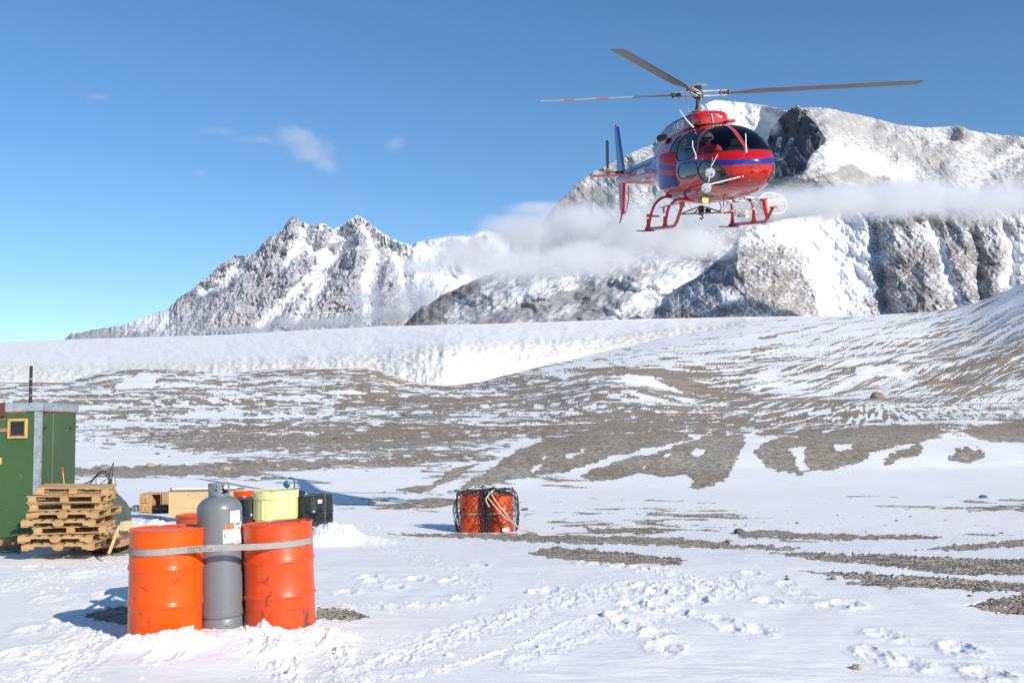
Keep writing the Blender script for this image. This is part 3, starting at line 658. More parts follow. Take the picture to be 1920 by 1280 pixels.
# ================================================================== MATERIALS
K = {}
def mk(k, *a, **w): K[k] = paint(k, *a, **w)
mk('orange_paint', (.80, .085, .002), .30, var=.06, dirt=(.34, .04, .010), dirt_amt=.03, scale=2.2, coat=.08, spec=.3)
mk('scuffed_orange_paint', (.64, .062, .003), .38, var=.08, dirt=(.16, .04, .025), dirt_amt=.055, scale=2.5, coat=.12, grain=(1, 1, .8), dscale=5)
mk('faded_orange_paint', (.70, .10, .02), .5, var=.1, dirt=(.3, .06, .03), dirt_amt=.03)
mk('grey_cylinder_paint', (.150, .165, .178), .36, var=.04, dirt=(.14, .15, .16), dirt_amt=.02, coat=.2, spec=.5)
mk('label_white', (.78, .78, .78), .5, var=.03); mk('label_orange', (.85, .16, .02), .5, var=.03); mk('print_black', (.03, .03, .03), .6); mk('label_red', (.6, .03, .03), .5)
mk('webbing', (.29, .275, .25), .85, var=.15, dirt=(.24, .22, .20), dirt_amt=.06, bump=.002, scale=6)
mk('yellow_plastic', (.70, .65, .28), .5, var=.05, dirt=(.5, .45, .12), dirt_amt=.02)
mk('black_paint', (.012, .012, .014), .22, var=.2, coat=.3); mk('black_rubber', (.018, .018, .02), .6)
mk('plywood', (.60, .42, .22), .7, var=.14, dirt=(.40, .25, .11), dirt_amt=.04, scale=1.2, grain=(1, 1, 7), bump=.001, dscale=2.2)
mk('pallet_wood', (.42, .255, .115), .8, var=.28, dirt=(.24, .14, .06), dirt_amt=.10, scale=1.6, grain=(1, 6, 6), bump=.002)
mk('crate_wood', (.50, .29, .12), .7, var=.2, dirt=(.26, .13, .05), dirt_amt=.07, scale=2, grain=(6, 1, 1))
mk('old_wood', (.36, .20, .10), .85, var=.25, dirt=(.15, .08, .05), dirt_amt=.1)
mk('window_wood', (.62, .34, .11), .7, var=.15, dirt=(.40, .18, .06), dirt_amt=.05)
mk('shack_green', (.040, .100, .030), .7, var=.12, dirt=(.16, .17, .08), dirt_amt=.0, scale=.9, bump=.001)
mk('shack_green_side', (.050, .095, .042), .75, var=.12, dirt=(.16, .15, .09), dirt_amt=.01, scale=.9, grain=(3, 3, .4))
mk('galvanised', (.36, .40, .43), .5, .35, var=.2, dirt=(.26, .29, .32), dirt_amt=.12, scale=7, dscale=16)
mk('tank_green', (.042, .066, .060), .6, var=.12, dirt=(.09, .10, .09), dirt_amt=.04)
mk('rust', (.10, .035, .02), .8, var=.3); mk('soot_black', (.02, .016, .015), .7)
mk('red_paint_line', (.42, .08, .04), .6)
mk('steel', (.48, .48, .47), .35, .7, var=.1); mk('aluminium', (.62, .63, .63), .4, .5, var=.08); mk('dark_steel', (.07, .07, .075), .45, .4, var=.2)
mk('pump_teal', (.01, .16, .20), .35, var=.15); mk('white_plastic', (.75, .75, .74), .45, var=.04)
mk('brass', (.42, .24, .07), .4, .7); mk('rope', (.60, .50, .36), .9, var=.15, bump=.002, scale=12); mk('net_black', (.022, .02, .022), .8)
mk('timber_grey', (.24, .18, .13), .9, var=.2)
mk('heli_red', (.52, .007, .006), .16, var=.02, coat=.6, spec=.55); mk('heli_blue', (.009, .026, .16), .2, var=.03, coat=.5)
mk('gear_red', (.50, .012, .014), .3, var=.05, coat=.3); mk('blade_grey', (.17, .155, .15), .5, var=.08); mk('blade_light', (.42, .42, .42), .4, var=.05); mk('blade_band', (.62, .16, .10), .5)
mk('cabin_dark', (.016, .016, .018), .7); mk('seat_dark', (.03, .03, .033), .8); mk('heli_white', (.80, .80, .80), .3, var=.02, coat=.3)
mk('mesh_white', (.74, .74, .70), .5); mk('tan_metal', (.30, .25, .17), .5, .2); mk('skin', (.52, .29, .20), .5); mk('jacket_red', (.60, .02, .035), .75, var=.12, scale=14); mk('trousers', (.03, .03, .035), .8)
mk('helmet_white', (.78, .78, .76), .25, coat=.4); mk('visor', (.02, .02, .02), .1); mk('bandage', (.7, .7, .68), .4)
def glass_mat(name, tint, alpha, rough=.02):
    N = NT(name); f = N.n('Fresnel'); f.inputs['IOR'].default_value = 1.5
    tr = N.n('BsdfTransparent'); tr.inputs[0].default_value = c4(tint); gl = N.n('BsdfGlossy'); gl.inputs['Roughness'].default_value = rough
    mx = N.n('MixShader'); N.t.links.new(N.math('ADD', N.math('MULTIPLY', f.outputs[0], .9), alpha), mx.inputs[0])
    N.t.links.new(tr.outputs[0], mx.inputs[1]); N.t.links.new(gl.outputs[0], mx.inputs[2]); N.t.links.new(mx.outputs[0], N.out.inputs[0]); return N.m
K['canopy_glass'] = glass_mat('canopy_glass', (.80, .83, .86), .0); K['door_glass'] = glass_mat('door_glass', (.42, .46, .50), .10)
def emis(name, col, st):
    N = NT(name); e = N.n('Emission'); e.inputs[0].default_value = c4(col); e.inputs[1].default_value = st; N.t.links.new(e.outputs[0], N.out.inputs[0]); return N.m
K['lamp_lit'] = emis('lamp_lit', (1, .45, .10), 4.5)
def mirror_mat():
    N = NT('mirror_glass'); N.bsdf(Base_Color=(.85, .87, .9, 1), Metallic=1.0, Roughness=.08); return N.m
K['mirror'] = mirror_mat()
# ================================================================== DRUMS
DR = .2855
def drum_profile(r=DR, h=.845, ring=.011):
    p = [(r-.006, .012), (r+.006, .004), (r+.007, .0), (r+.007, .012), (r, .02)]
    z1, z2 = h*.30, h*.635
    for z in (z1, z2): p += [(r, z-.030), (r+.004, z-.018), (r+ring, z-.006), (r+ring+.001, z), (r+ring, z+.006), (r+.004, z+.018), (r, z+.030)]
    p += [(r, h-.022), (r+.003, h-.018), (r+.008, h-.010), (r+.008, h-.002), (r+.004, h), (r-.004, h), (r-.006, h-.006), (r-.006, h-.016)]
    return p
def make_drum(mat, label, group=None, name='drum', n=72, tag_=None, bung=None):
    t = empty(name, (0, 0, 0), 0, label, 'drum', group)
    MB().lathe(drum_profile(), n, cap=False).build('shell', K[mat], t)
    l = MB().lathe([(DR-.005, .829), (DR-.012, .831), (DR-.05, .833), (DR-.055, .830), (.0005, .831)], n, cap=False).build('lid', K[mat], t)
    MB().lathe([(.034, .831), (.034, .843), (.026, .846), (.0005, .846)], 20, TR((DR*.55, DR*.45, 0)), cap=False).build('bung', K[bung or mat], l)
    MB().lathe([(.018, .831), (.018, .841), (.0005, .843)], 16, TR((-DR*.6, -DR*.4, 0)), cap=False).build('vent_plug', K[bung or mat], l)
    return t
def patch(rad, a0, a1, z0, z1, mat, parent, name='label', n=8, off=.0012, M=None):
    vs = []; 
    for k in range(n+1):
        a = a0+(a1-a0)*k/n
        for (rr, z) in ((rad+off, z0), (rad+off, z1)): vs.append((rr*math.cos(a), rr*math.sin(a), z))
    return MB().add(vs, [(2*k, 2*k+2, 2*k+3, 2*k+1) for k in range(n)], M).build(name, mat, parent)
def place(o, px, depthY, z=None, tilt=0.0, rz=0.0):
    """stand a thing at the ray of pixel column px, depth Y"""
    c = AT(px, 950, depthY); x = float(c[0])
    o.location = (x, depthY, GZ_AT(x, depthY) if z is None else z); o.rotation_euler = (0, tilt, rz); return o
d1 = place(make_drum('orange_paint', 'glossy clean orange steel drum left of the grey gas cylinder'), 312, 8.04, .055, R(.6), R(35))
a_cam = lambda deg: R(-90+18+deg)-R(35)
# product sticker low on the right of the front
lb = patch(DR, a_cam(31), a_cam(50), .012, .085, K['label_white'], d1, 'sticker')
for i, (z0, z1, b0, b1) in enumerate(((.055, .059, 36, 48), (.045, .048, 36, 46), (.066, .074, 32, 34), (.020, .04, 32, 34), (.025, .035, 44, 46))): patch(DR, a_cam(b0), a_cam(b1), z0, z1, K['print_black'], lb, 'print', 3, .002)
d2 = place(make_drum('scuffed_orange_paint', 'scuffed dull orange steel drum right of the grey gas cylinder'), 527, 8.34, .055, R(-2.3), R(-20))
d3 = place(make_drum('faded_orange_paint', 'orange drum directly behind the grey gas cylinder, only its rim in view'), 390, 9.35, .05, 0, R(10))
# ================================================================== GAS CYLINDER
def gas_cylinder():
    t = empty('gas_cylinder', (0, 0, 0), 0, 'tall grey propane cylinder with white labels standing between two orange drums', 'gas cylinder')
    r = .182
    MB().lathe([(.150, .0), (r-.012, .0), (r-.008, .004), (r-.008, .075), (r-.016, .088), (r-.004, .098), (r, .115), (r, .128), (r+.0015, .130), (r, .132), (r, .995), (r+.0015, .997), (r, .999), (r-.003, 1.02), (r-.016, 1.052), (r-.042, 1.082), (r-.080, 1.104), (.07, 1.117), (.03, 1.123), (.0005, 1.124)], 64, cap=False).build('tank_body', K['grey_cylinder_paint'], t)
    # collar with hand holes
    n = 96; rows = 24; rc = .086; z0, z1 = 1.108, 1.225
    keep = []; vs = []
    for k in range(rows+1):
        for i in range(n): a = 2*math.pi*i/n; vs.append((rc*math.cos(a), rc*math.sin(a), z0+(z1-z0)*k/rows))
    base = len(vs)
    for k in range(rows+1):
        for i in range(n): a = 2*math.pi*i/n; vs.append(((rc-.004)*math.cos(a), (rc-.004)*math.sin(a), z0+(z1-z0)*k/rows))
    def hole(i, k):
        d = (math.degrees(2*math.pi*(i+.5)/n)+90-17+180) % 360-180; z = (k+.5)/rows
        def ell(c, w, zc, h): return (abs((d-c)/w)**2.6+abs((z-zc)/h)**2.6) < 1
        if ell(-52, 13, .64, .21) or ell(-17, 9, .66, .24): return True
        if 14 < d < 62 and .20 < z < .86 and not (d > 42 and z < .30): return True
        if ell(130, 22, .62, .22) or ell(178, 14, .62, .22): return True
        return z < .10 and (abs(d+35) < 22 or abs(d-110) < 25)
    H = [[hole(i, k) for i in range(n)] for k in range(rows)]
    fs = []
    for k in range(rows):
        for i in range(n):
            if H[k][i]: continue
            i1 = (i+1) % n; a, b, c, d = k*n+i, k*n+i1, (k+1)*n+i1, (k+1)*n+i
            fs += [(a, b, c, d), (base+a, base+d, base+c, base+b)]
            if k == rows-1 or H[k+1][i]: fs.append((d, c, base+c, base+d))
            if k == 0 or H[k-1][i]: fs.append((b, a, base+a, base+b))
            if H[k][i1]: fs.append((c, b, base+b, base+c))
            if H[k][i-1]: fs.append((a, d, base+d, base+a))
    c = MB().add(vs, fs).build('collar', K['grey_cylinder_paint'], t, True, 50)
    v = MB(); v.cyl((0, 0, 1.12), (0, 0, 1.165), .018, 12).cyl((-.0, 0, 1.15), (.03, -.035, 1.152), .012, 10).cyl((0, 0, 1.165), (0, 0, 1.185), .010, 10)
    v = v.build('valve', K['brass'], t); MB().lathe([(.0005, 1.185), (.022, 1.187), (.026, 1.193), (.022, 1.2), (.0005, 1.202)], 10, cap=False).build('handwheel', K['rust'], v)
    A = lambda deg: R(-90+17+deg)
    def lab(d0, d1_, z0, z1, m='label_white', nm='label'): return patch(r, A(d0), A(d1_), z0, z1, K[m], t, nm)
    def pr(par, d0, d1_, z0, z1, m='print_black'): patch(r, A(d0), A(d1_), z0, z1, K[m], par, 'print', 4, .0022)
    l = lab(27, 62, .885, .985); pr(l, 31, 45, .965, .968)
    for zz in (.955, .945, .935, .925, .912): pr(l, 33, 33+14+6*((zz*1000) % 3), zz, zz+.0018)
    pr(l, 29, 30, .90, .975); pr(l, 52, 53, .90, .96)
    l = lab(13.5, 33, .835, .872, 'label_orange'); pr(l, 15, 26, .862, .866); pr(l, 16, 31, .852, .8545); pr(l, 16, 28, .843, .8455)
    l = lab(7, 35, .718, .830); pr(l, 24, 30, .815, .8175)
    for q in range(7): pr(l, 10.0, 11.0+(2.8-abs(q-3)*.8), .748+q*.009, .7565+q*.009)
    l = lab(37, 68, .705, .885); pr(l, 40, 62, .865, .877); pr(l, 40, 55, .712, .716); pr(l, 42, 58, .722, .726)
    pr(l, 50, 58, .825, .840, 'label_red')
    for q in range(8): pr(l, 41, 48+(q*5) % 7, .74+q*.011, .742+q*.011)
    MB().cyl((0, 0, 0), (0, 0, .004), .006, 10, M=Matrix.Translation((math.cos(A(10))*(r-.006), math.sin(A(10))*(r-.006), .03)) @ ROT(A(10), 'Z') @ ROT(R(90), 'Y')).build('weep_hole', K['print_black'], t)
    return t
cyl = place(gas_cylinder(), 419, 8.26, .062, R(-2.0)); cyl.scale = (1, 1, .962)
# ================================================================== RATCHET STRAP round the bundle
def strap():
    cs = [(d1.location.x+math.sin(R(.6))*.75, d1.location.y, DR+.004), (d2.location.x-math.sin(R(2.3))*.75, d2.location.y, DR+.004), (d3.location.x, d3.location.y, DR+.004)]
    pts = [(cx_+r_*math.cos(a*math.pi/120), cy_+r_*math.sin(a*math.pi/120)) for cx_, cy_, r_ in cs for a in range(240)]
    pts = sorted(set(pts))
    def half(P):
        h = []
        for p in P:
            while len(h) > 1 and (h[-1][0]-h[-2][0])*(p[1]-h[-2][1])-(h[-1][1]-h[-2][1])*(p[0]-h[-2][0]) <= 0: h.pop()
            h.append(p)
        return h
    hull = half(pts)[:-1]+half(pts[::-1])[:-1]
    out = []
    for i, p in enumerate(hull):
        q = hull[(i+1) % len(hull)]; L = math.hypot(q[0]-p[0], q[1]-p[1]); k = max(1, int(L/.03))
        for j in range(k): out.append((p[0]+(q[0]-p[0])*j/k, p[1]+(q[1]-p[1])*j/k))
    x0 = d1.location.x; n = len(out)
    zc = [.738+.004*(x-x0)+.006*math.sin(x*7) for x, y in out]; h = .025
    cxm = sum(c[0] for c in cs)/3; cym = sum(c[1] for c in cs)/3; vs = []
    for (x, y), z in zip(out, zc):
        d = Vector((x-cxm, y-cym)).normalized(); vs += [(x, y, z-h), (x, y, z+h), (x+d.x*.003, y+d.y*.003, z+h), (x+d.x*.003, y+d.y*.003, z-h)]
    fs = []
    for i in range(n):
        a = i*4; b = ((i+1) % n)*4
        for k in range(4): fs.append((a+k, a+(k+1) % 4, b+(k+1) % 4, b+k))
    o = MB().add(vs, fs).build('ratchet_strap', K['webbing'], None, True, 60)
    tag(o, 'worn grey webbing strap tied around the drums and gas cylinder', 'strap')
    # stencilled marks printed on the webbing (two places)
    def marks(t0, words, sz):
        for r_, wd in enumerate(words):
            i = min(range(n), key=lambda k: (out[k][0]-t0)**2+(out[k][1]-7.6)**2*4)
            p = Vector((out[i][0], out[i][1], zc[i])); q = Vector((out[(i+3) % n][0], out[(i+3) % n][1], zc[(i+3) % n]))
            if q.x < p.x: q = p+(p-q)
            ex = (q-p).normalized(); ez = Vector((0, 0, 1)); ny = ez.cross(ex); ny = -ny if ny.y > 0 else ny
            M = Matrix(((ex.x, 0, ny.x, p.x+ny.x*.0045), (ex.y, 0, ny.y, p.y+ny.y*.0045), (ex.z, 1, ny.z, p.z+.003-r_*.021), (0, 0, 0, 1)))
            text_part(wd, sz, K['print_black'], o, M, 'lettering', .0003)
    marks(-2.27, ['COMPONENTS', 'CODE 3 1000 LB. CAP'], .020)
    return o
strap()
# boards stored behind the drums
b = MB(); b.box((0, 0, .43), (.30, .035, .86), bev=.004)
o = b.build('wooden_board', K['plywood'], None); o.location = (AT(325, 950, 8.78)[0], 8.80, -.012); tag(o, 'pale wooden board standing behind the clean orange drum', 'board')
b = MB(); b.box((0, 0, .425), (.36, .035, .85), bev=.004)
o = b.build('wooden_board', K['plywood'], None); o.location = (AT(476, 950, 8.86)[0], 8.86, -.010); tag(o, 'pale wooden board standing behind the scuffed orange drum', 'board')
# ================================================================== DRUMS FURTHER BACK
def overpack():
    t = empty('overpack_drum', (0, 0, 0), 0, 'yellow plastic overpack drum with a thick screw lid', 'drum')
    r = .385
    prof = [(r-.06, 0), (r-.03, .01), (r-.03, .30), (r-.025, .42), (r+.0, .44), (r+.002, .80), (r-.012, .81)]
    b = MB().lathe(prof, 64, cap=False)
    for k in range(8):
        M = ROT(R(45*k-113), 'Z')
        b.box((r-.004, 0, .62), (.03, .045, .34), M, .006)
    b.build('body', K['yellow_plastic'], t)
    l = MB().lathe([(r+.004, .80), (r+.020, .806), (r+.022, .815), (r+.022, .93), (r+.014, .95), (r-.02, .955), (r-.03, .945), (.0005, .945)], 64, cap=False)
    for k in range(12): l.box((r+.012, 0, .94), (.035, .07, .022), ROT(R(30*k+8), 'Z'), .004)
    l.build('screw_lid', K['yellow_plastic'], t)
    return t
yo = place(overpack(), 517, 17.9)
yo.location.z = float(AT(517, 916, 17.6)[2])-.99
topz = lambda px, py, Y_, h: float(AT(px, py, Y_)[2])-h
def pdrum(px, Yd, topy_, mat, label, group=None, rz=0, **k):
    o = make_drum(mat, label, group, n=40, **k); place(o, px, Yd, topz(px, topy_, Yd-.2, .845), 0, rz); return o
bd1 = pdrum(581, 18.3, 928.5, 'black_paint', 'glossy black steel drum with a white tag, beside the yellow overpack drum', rz=R(20), bung='rust')
patch(DR, R(-90+12+30)-R(20), R(-90+12+50)-R(20), .70, .765, K['label_white'], bd1, 'label')
bd2 = pdrum(597, 19.3, 929, 'black_paint', 'black steel drum half hidden behind the one with the white tag', bung='rust')
bd3 = pdrum(465, 18.0, 934, 'black_paint', 'black steel drum between the grey gas cylinder and the yellow overpack drum')
od = pdrum(466, 19.6, 921.5, 'orange_paint', 'bright orange drum behind the black drum, left of the yellow overpack drum')
# snow clump lying on the lid of the black drum
# hand pump on a black drum
def pump():
    t = empty('drum_pump', (0, 0, 0), 0, 'teal rotary hand pump with a bent grey spout on a drum lid', 'pump')
    MB().cyl((0, 0, 0), (0, 0, .10), .022, 12).lathe([(.04, 0), (.04, .02), (.02, .03)], 14).build('bung_pipe', K['dark_steel'], t)
    M = TR((0, -.02, .16)) @ ROT(R(90), 'X')
    h = MB().lathe([(.001, -.04), (.055, -.04), (.066, -.03), (.066, .03), (.055, .04), (.02, .05), (.001, .05)], 24, M, cap=False); h.box((.02, .02, .11), (.05, .05, .05), None, .006); h.build('pump_body', K['pump_teal'], t)
    MB().tube([(-.01, -.02, .21), (0, -.02, .26), (.01, -.02, .31)], [.017, .02, .016], 10).build('handle', K['steel'], t)
    MB().tube([(.03, -.02, .285), (.07, -.02, .29), (.12, -.02, .288), (.145, -.02, .27), (.155, -.02, .22), (.158, -.02, .12), (.160, -.02, -.02)], .013, 10).build('spout', K['dark_steel'], t)
    return t
dp = pdrum(548, 20.4, 922, 'black_paint', 'black steel drum hidden behind the yellow overpack drum, carrying the hand pump')
pm = pump(); pm.location = (float(AT(537, 905, 20.3)[0]), 20.35, dp.location.z+.84)
# ================================================================== SHACK
def shack():
    x1 = float(AT(73, 900, 15.0)[0]); y0 = 15.0; Wd, Dp, Hh = 2.75, 1.22, 2.05; zb = .0
    t = empty('shack', (x1, y0, zb), 0, 'small green plywood field shack with galvanised corner trim and a barred window', 'shack')
    dark = MB().box((-Wd/2, Dp/2, .0), (Wd-.08, Dp-.08, .28)).build('skid_base', K['old_wood'], t)
    f = MB().box((-Wd/2, .012, .13+Hh/2-.06), (Wd, .024, Hh-.12)).build('front_wall', K['shack_green'], t, False)
    for (px_, w_) in ((-.92, .01), (-1.9, .01)): MB().box((px_, -.002, .1+Hh/2), (w_, .006, Hh-.2)).build('panel_seam', K['old_wood'], f)
    sd = MB().box((-.012, Dp/2+.012, .13+Hh/2-.06), (.024, Dp-.02, Hh-.12)).build('side_wall', K['shack_green_side'], t, False)
    MB().box((-.0, .42, .1+Hh/2), (.008, .012, Hh-.2)).build('panel_seam', K['timber_grey'], sd)
    for yy_ in (.14, 1.02): MB().cyl((.0, yy_, 1.78), (.006, yy_, 1.78), .028, 10).build('bolt_plug', K['soot_black'], sd)
    MB().box((-Wd+.012, Dp/2+.02, .13+Hh/2-.06), (.02, Dp-.06, Hh-.14)).box((-Wd/2, Dp-.004, .13+Hh/2-.06), (Wd-.06, .02, Hh-.14)).build('rear_wall', K['shack_green_side'], t, False)
    g = MB(); g.box((-.035, -.008, .12+Hh/2-.075), (.10, .012, Hh-.13)); g.box((.007, .020, .12+Hh/2-.075), (.012, .056, Hh-.13)); g.build('corner_trim', K['galvanised'], t, False)
    rf = MB().box((-Wd/2+.01, Dp/2, Hh+.055), (Wd+.05, Dp+.05, .13), bev=.004); rf = rf.build('roof', K['galvanised'], t)
    for q in range(9): MB().cyl((-q*.31-.05, -.027, Hh+.08), (-q*.31-.05, -.021, Hh+.08), .007, 8).build('screw', K['steel'], rf)
    MB().box((-.2-Wd/2+.1, -.005, Hh-.022), (Wd-.25, .014, .022)).build('red_edge', K['red_paint_line'], t, False)
    MB().box((.004, Dp/2+.06, Hh-.022), (.014, Dp-.16, .018)).build('red_edge', K['red_paint_line'], t, False)
    # window
    xw = float(AT(34, 803, 15.0)[0])-x1; zw = float(AT(34, 803, 15.0)[2])-zb; s_ = .150
    w = MB(); 
    for dx in (-1, 1): w.box((xw+dx*(s_-.02), -.012, zw), (.04, .03, 2*s_))
    for dz in (-1, 1): w.box((xw, -.012, zw+dz*(s_-.02)), (2*s_-.08, .03, .04))
    w = w.build('window', K['window_wood'], t, False)
    MB().box((xw, -.004, zw), (2*s_-.07, .008, 2*s_-.07)).build('pane', K['black_paint'], w, False)
    br = MB()
    for q in range(-2, 3): br.cyl((xw+q*.042, -.011, zw-s_+.035), (xw+q*.042, -.011, zw+s_-.035), .0022, 6); br.cyl((xw-s_+.035, -.011, zw+q*.042), (xw+s_-.035, -.011, zw+q*.042), .0022, 6)
    br.build('grille', K['dark_steel'], w)
    gk = MB()
    for dx in (-1, 1): gk.box((xw+dx*.112, -.028, zw), (.012, .006, .236))
    for dz in (-1, 1): gk.box((xw, -.028, zw+dz*.112), (.224, .006, .012))
    gk.build('gasket', K['timber_grey'], w, False)
    # flue pipe, wall plates
    xp = float(AT(57, 750, 15.5)[0])-x1; zt = float(AT(57, 686, 15.5)[2])-zb
    fl = MB().cyl((xp, .5, Hh+.10), (xp, .5, zt), .024, 14).build('flue_pipe', K['soot_black'], t)
    for q in range(3): MB().cyl((xp, .5, Hh+.25+q*.13), (xp, .5, Hh+.262+q*.13), .028, 14).build('pipe_clamp', K['steel'], fl)
    xb = float(AT(-6, 760, 15.0)[0])-x1
    MB().box((xb, -.03, Hh+.02), (.28, .05, .20), bev=.006).build('rusty_bracket', K['rust'], t)
    MB().box((xb-.03, -.006, Hh-.13), (.34, .012, .02)).build('red_strip', K['red_paint_line'], t, False)
    MB().box((xb+.02, -.006, Hh-.29), (.36, .01, .05)).build('batten', K['old_wood'], t, False)
    MB().box((float(AT(0, 864, 15.0)[0])-x1-.02, -.012, float(AT(0, 864, 15.0)[2])-zb), (.10, .03, .10), bev=.004).build('wooden_plate', K['window_wood'], t)
shack()
# ================================================================== PALLETS
def make_pallet():
    t = empty('pallet', (0, 0, 0)); w, d, h = .95, .92, .103
    b = MB()
    for i in range(7): b.box((-w/2+.05+i*(w-.1)/6, 0, h-.008), (.085, d, .016), bev=.002)
    b.build('top_deck', K['pallet_wood'], t)
    for j in (-1, 0, 1):
        y = j*(d/2-.02)
        prof = [(-w/2, .016), (-w/2+.15, .016), (-w/2+.17, .055), (-w/2+.40, .055), (-w/2+.42, .016), (w/2-.42, .016), (w/2-.40, .055), (w/2-.17, .055), (w/2-.15, .016), (w/2, .016), (w/2, h-.0165), (-w/2, h-.0165)]
        MB().prism(prof, -.019, .019, TR((0, y, 0)) @ ROT(R(90), 'X')).build('stringer', K['pallet_wood'], t, False)
    b = MB()
    for i in (0, 3, 6): b.box((-w/2+.05+i*(w-.1)/6, 0, .0078), (.085, d, .0155), bev=.002)
    b.build('bottom_deck', K['pallet_wood'], t)
    return t
def make_block_pallet():
    t = empty('pallet', (0, 0, 0)); w, d, h = .95, .92, .100
    b = MB()
    for i in range(6): b.box((0, -d/2+.045+i*(d-.09)/5, h-.009), (w, .085, .017), bev=.002)
    b.build('top_deck', K['pallet_wood'], t)
    for i in (-1, 0, 1):
        for j in (-1, 0, 1): MB().box((i*(w/2-.07), j*(d/2-.05), .056), (.10, .09, .076), bev=.002).build('block', K['pallet_wood'], t)
    b = MB()
    for j in (-1, 0, 1): b.box((0, j*(d/2-.05), .0088), (w, .09, .017), bev=.002)
    b.build('bottom_deck', K['pallet_wood'], t)
    return t
def dup(root, loc, rot, label=None, group=None):
    r = root.copy(); COL.objects.link(r); r.location = loc; r.rotation_euler = rot
    if label: r['label'] = label
    if group: r['group'] = group
    for ch in list(root.children):
        c = ch.copy(); COL.objects.link(c); c.parent = r
        for g in list(ch.children):
            d = g.copy(); COL.objects.link(d); d.parent = c
    return r
pA = make_pallet(); pB = make_block_pallet()
for q in (pA, pB): q['category'] = 'pallet'
xs = float(AT(134, 1000, 13.75)[0]); zp = float(AT(131, 1034, 13.2)[2])
order = [('A', -.02, .02, 4, 'lowest wooden pallet of the stack, half sunk in the snow', (.015, 0)), ('A', -.08, -.02, 9, 'second wooden pallet from the bottom of the stack, its solid side board in front', (.03, 0)), ('B', .04, .05, 15, 'third wooden pallet from the bottom of the stack, with open ends', (.01, 0)),
         ('A', -.03, -.03, 8, 'fourth wooden pallet from the bottom, notched board in front', (.02, .004)), ('A', .05, .0, 3, 'middle wooden pallet of the stack, turned square to the camera', (.012, 0)), ('B', .0, .02, 14, 'third wooden pallet from the top, with thin boards and square blocks', (.012, 0)),
         ('B', .03, -.03, 9, 'second wooden pallet from the top, slightly twisted', (.02, .0)), ('B', .06, .02, 17, 'topmost wooden pallet of the stack, tilted down to the right', (.045, .01))]
z = zp
for i, (k, dx, dy, rz, lab, (ry, rx)) in enumerate(order):
    src = pA if k == 'A' else pB
    first = (k == 'A' and i == 0) or (k == 'B' and i == 2)
    rot = (rx, ry, R(rz)); lc = (xs+dx, 13.75+dy, z+.004)
    if first: src.location = lc; src.rotation_euler = rot; src['label'] = lab; src['group'] = 'wooden pallets stacked beside the green shack'; o = src
    else: o = dup(src, lc, rot, lab, 'wooden pallets stacked beside the green shack')
    z += (.1045 if k == 'A' else .1015)+.56*abs(ry)*(.25)
PZ = z
# stake with red tip, leaning lath, loose timber ends
def stick(name, a, b_, r, mat, label, cat, tip=None, tipm=None, n=8):
    a = Vector(a); b_ = Vector(b_); t = empty(name, a, 0, label, cat)
    MB().cyl((0, 0, 0), b_-a, r, n).build('shaft', K[mat], t)
    if tip: MB().cyl((b_-a)*(1-tip), (b_-a)*1.01, r*1.5, n).build('tip', K[tipm], t)
    return t
a = AT(122, 925, 14.4); b_ = AT(117, 876, 14.4)
stick('marker_stake', (a[0], a[1], a[2]), tuple(b_), .008, 'window_wood', 'thin wooden stake with a red tip standing on the pallet stack', 'stake', .18, 'label_red')
a = AT(204, 1037, 13.0); b_ = AT(224, 984, 13.3); c_ = AT(211, 950, 12.5)
t = MB(); d_ = Vector(b_)-Vector(a); t.add([Vector(a)+Vector((-.02, 0, 0)), Vector(a)+Vector((.02, 0, 0)), Vector(b_)+Vector((.02, 0, 0)), Vector(b_)+Vector((-.02, 0, 0)), Vector(a)+Vector((-.02, .012, 0)), Vector(a)+Vector((.02, .012, 0)), Vector(b_)+Vector((.02, .012, 0)), Vector(b_)+Vector((-.02, .012, 0))], [(0, 1, 2, 3), (7, 6, 5, 4), (0, 4, 5, 1), (1, 5, 6, 2), (2, 6, 7, 3), (3, 7, 4, 0)])
o = t.build('wooden_lath', K['plywood'], None, False); tag(o, 'pale lath leaning against the right side of the pallet stack', 'lath')
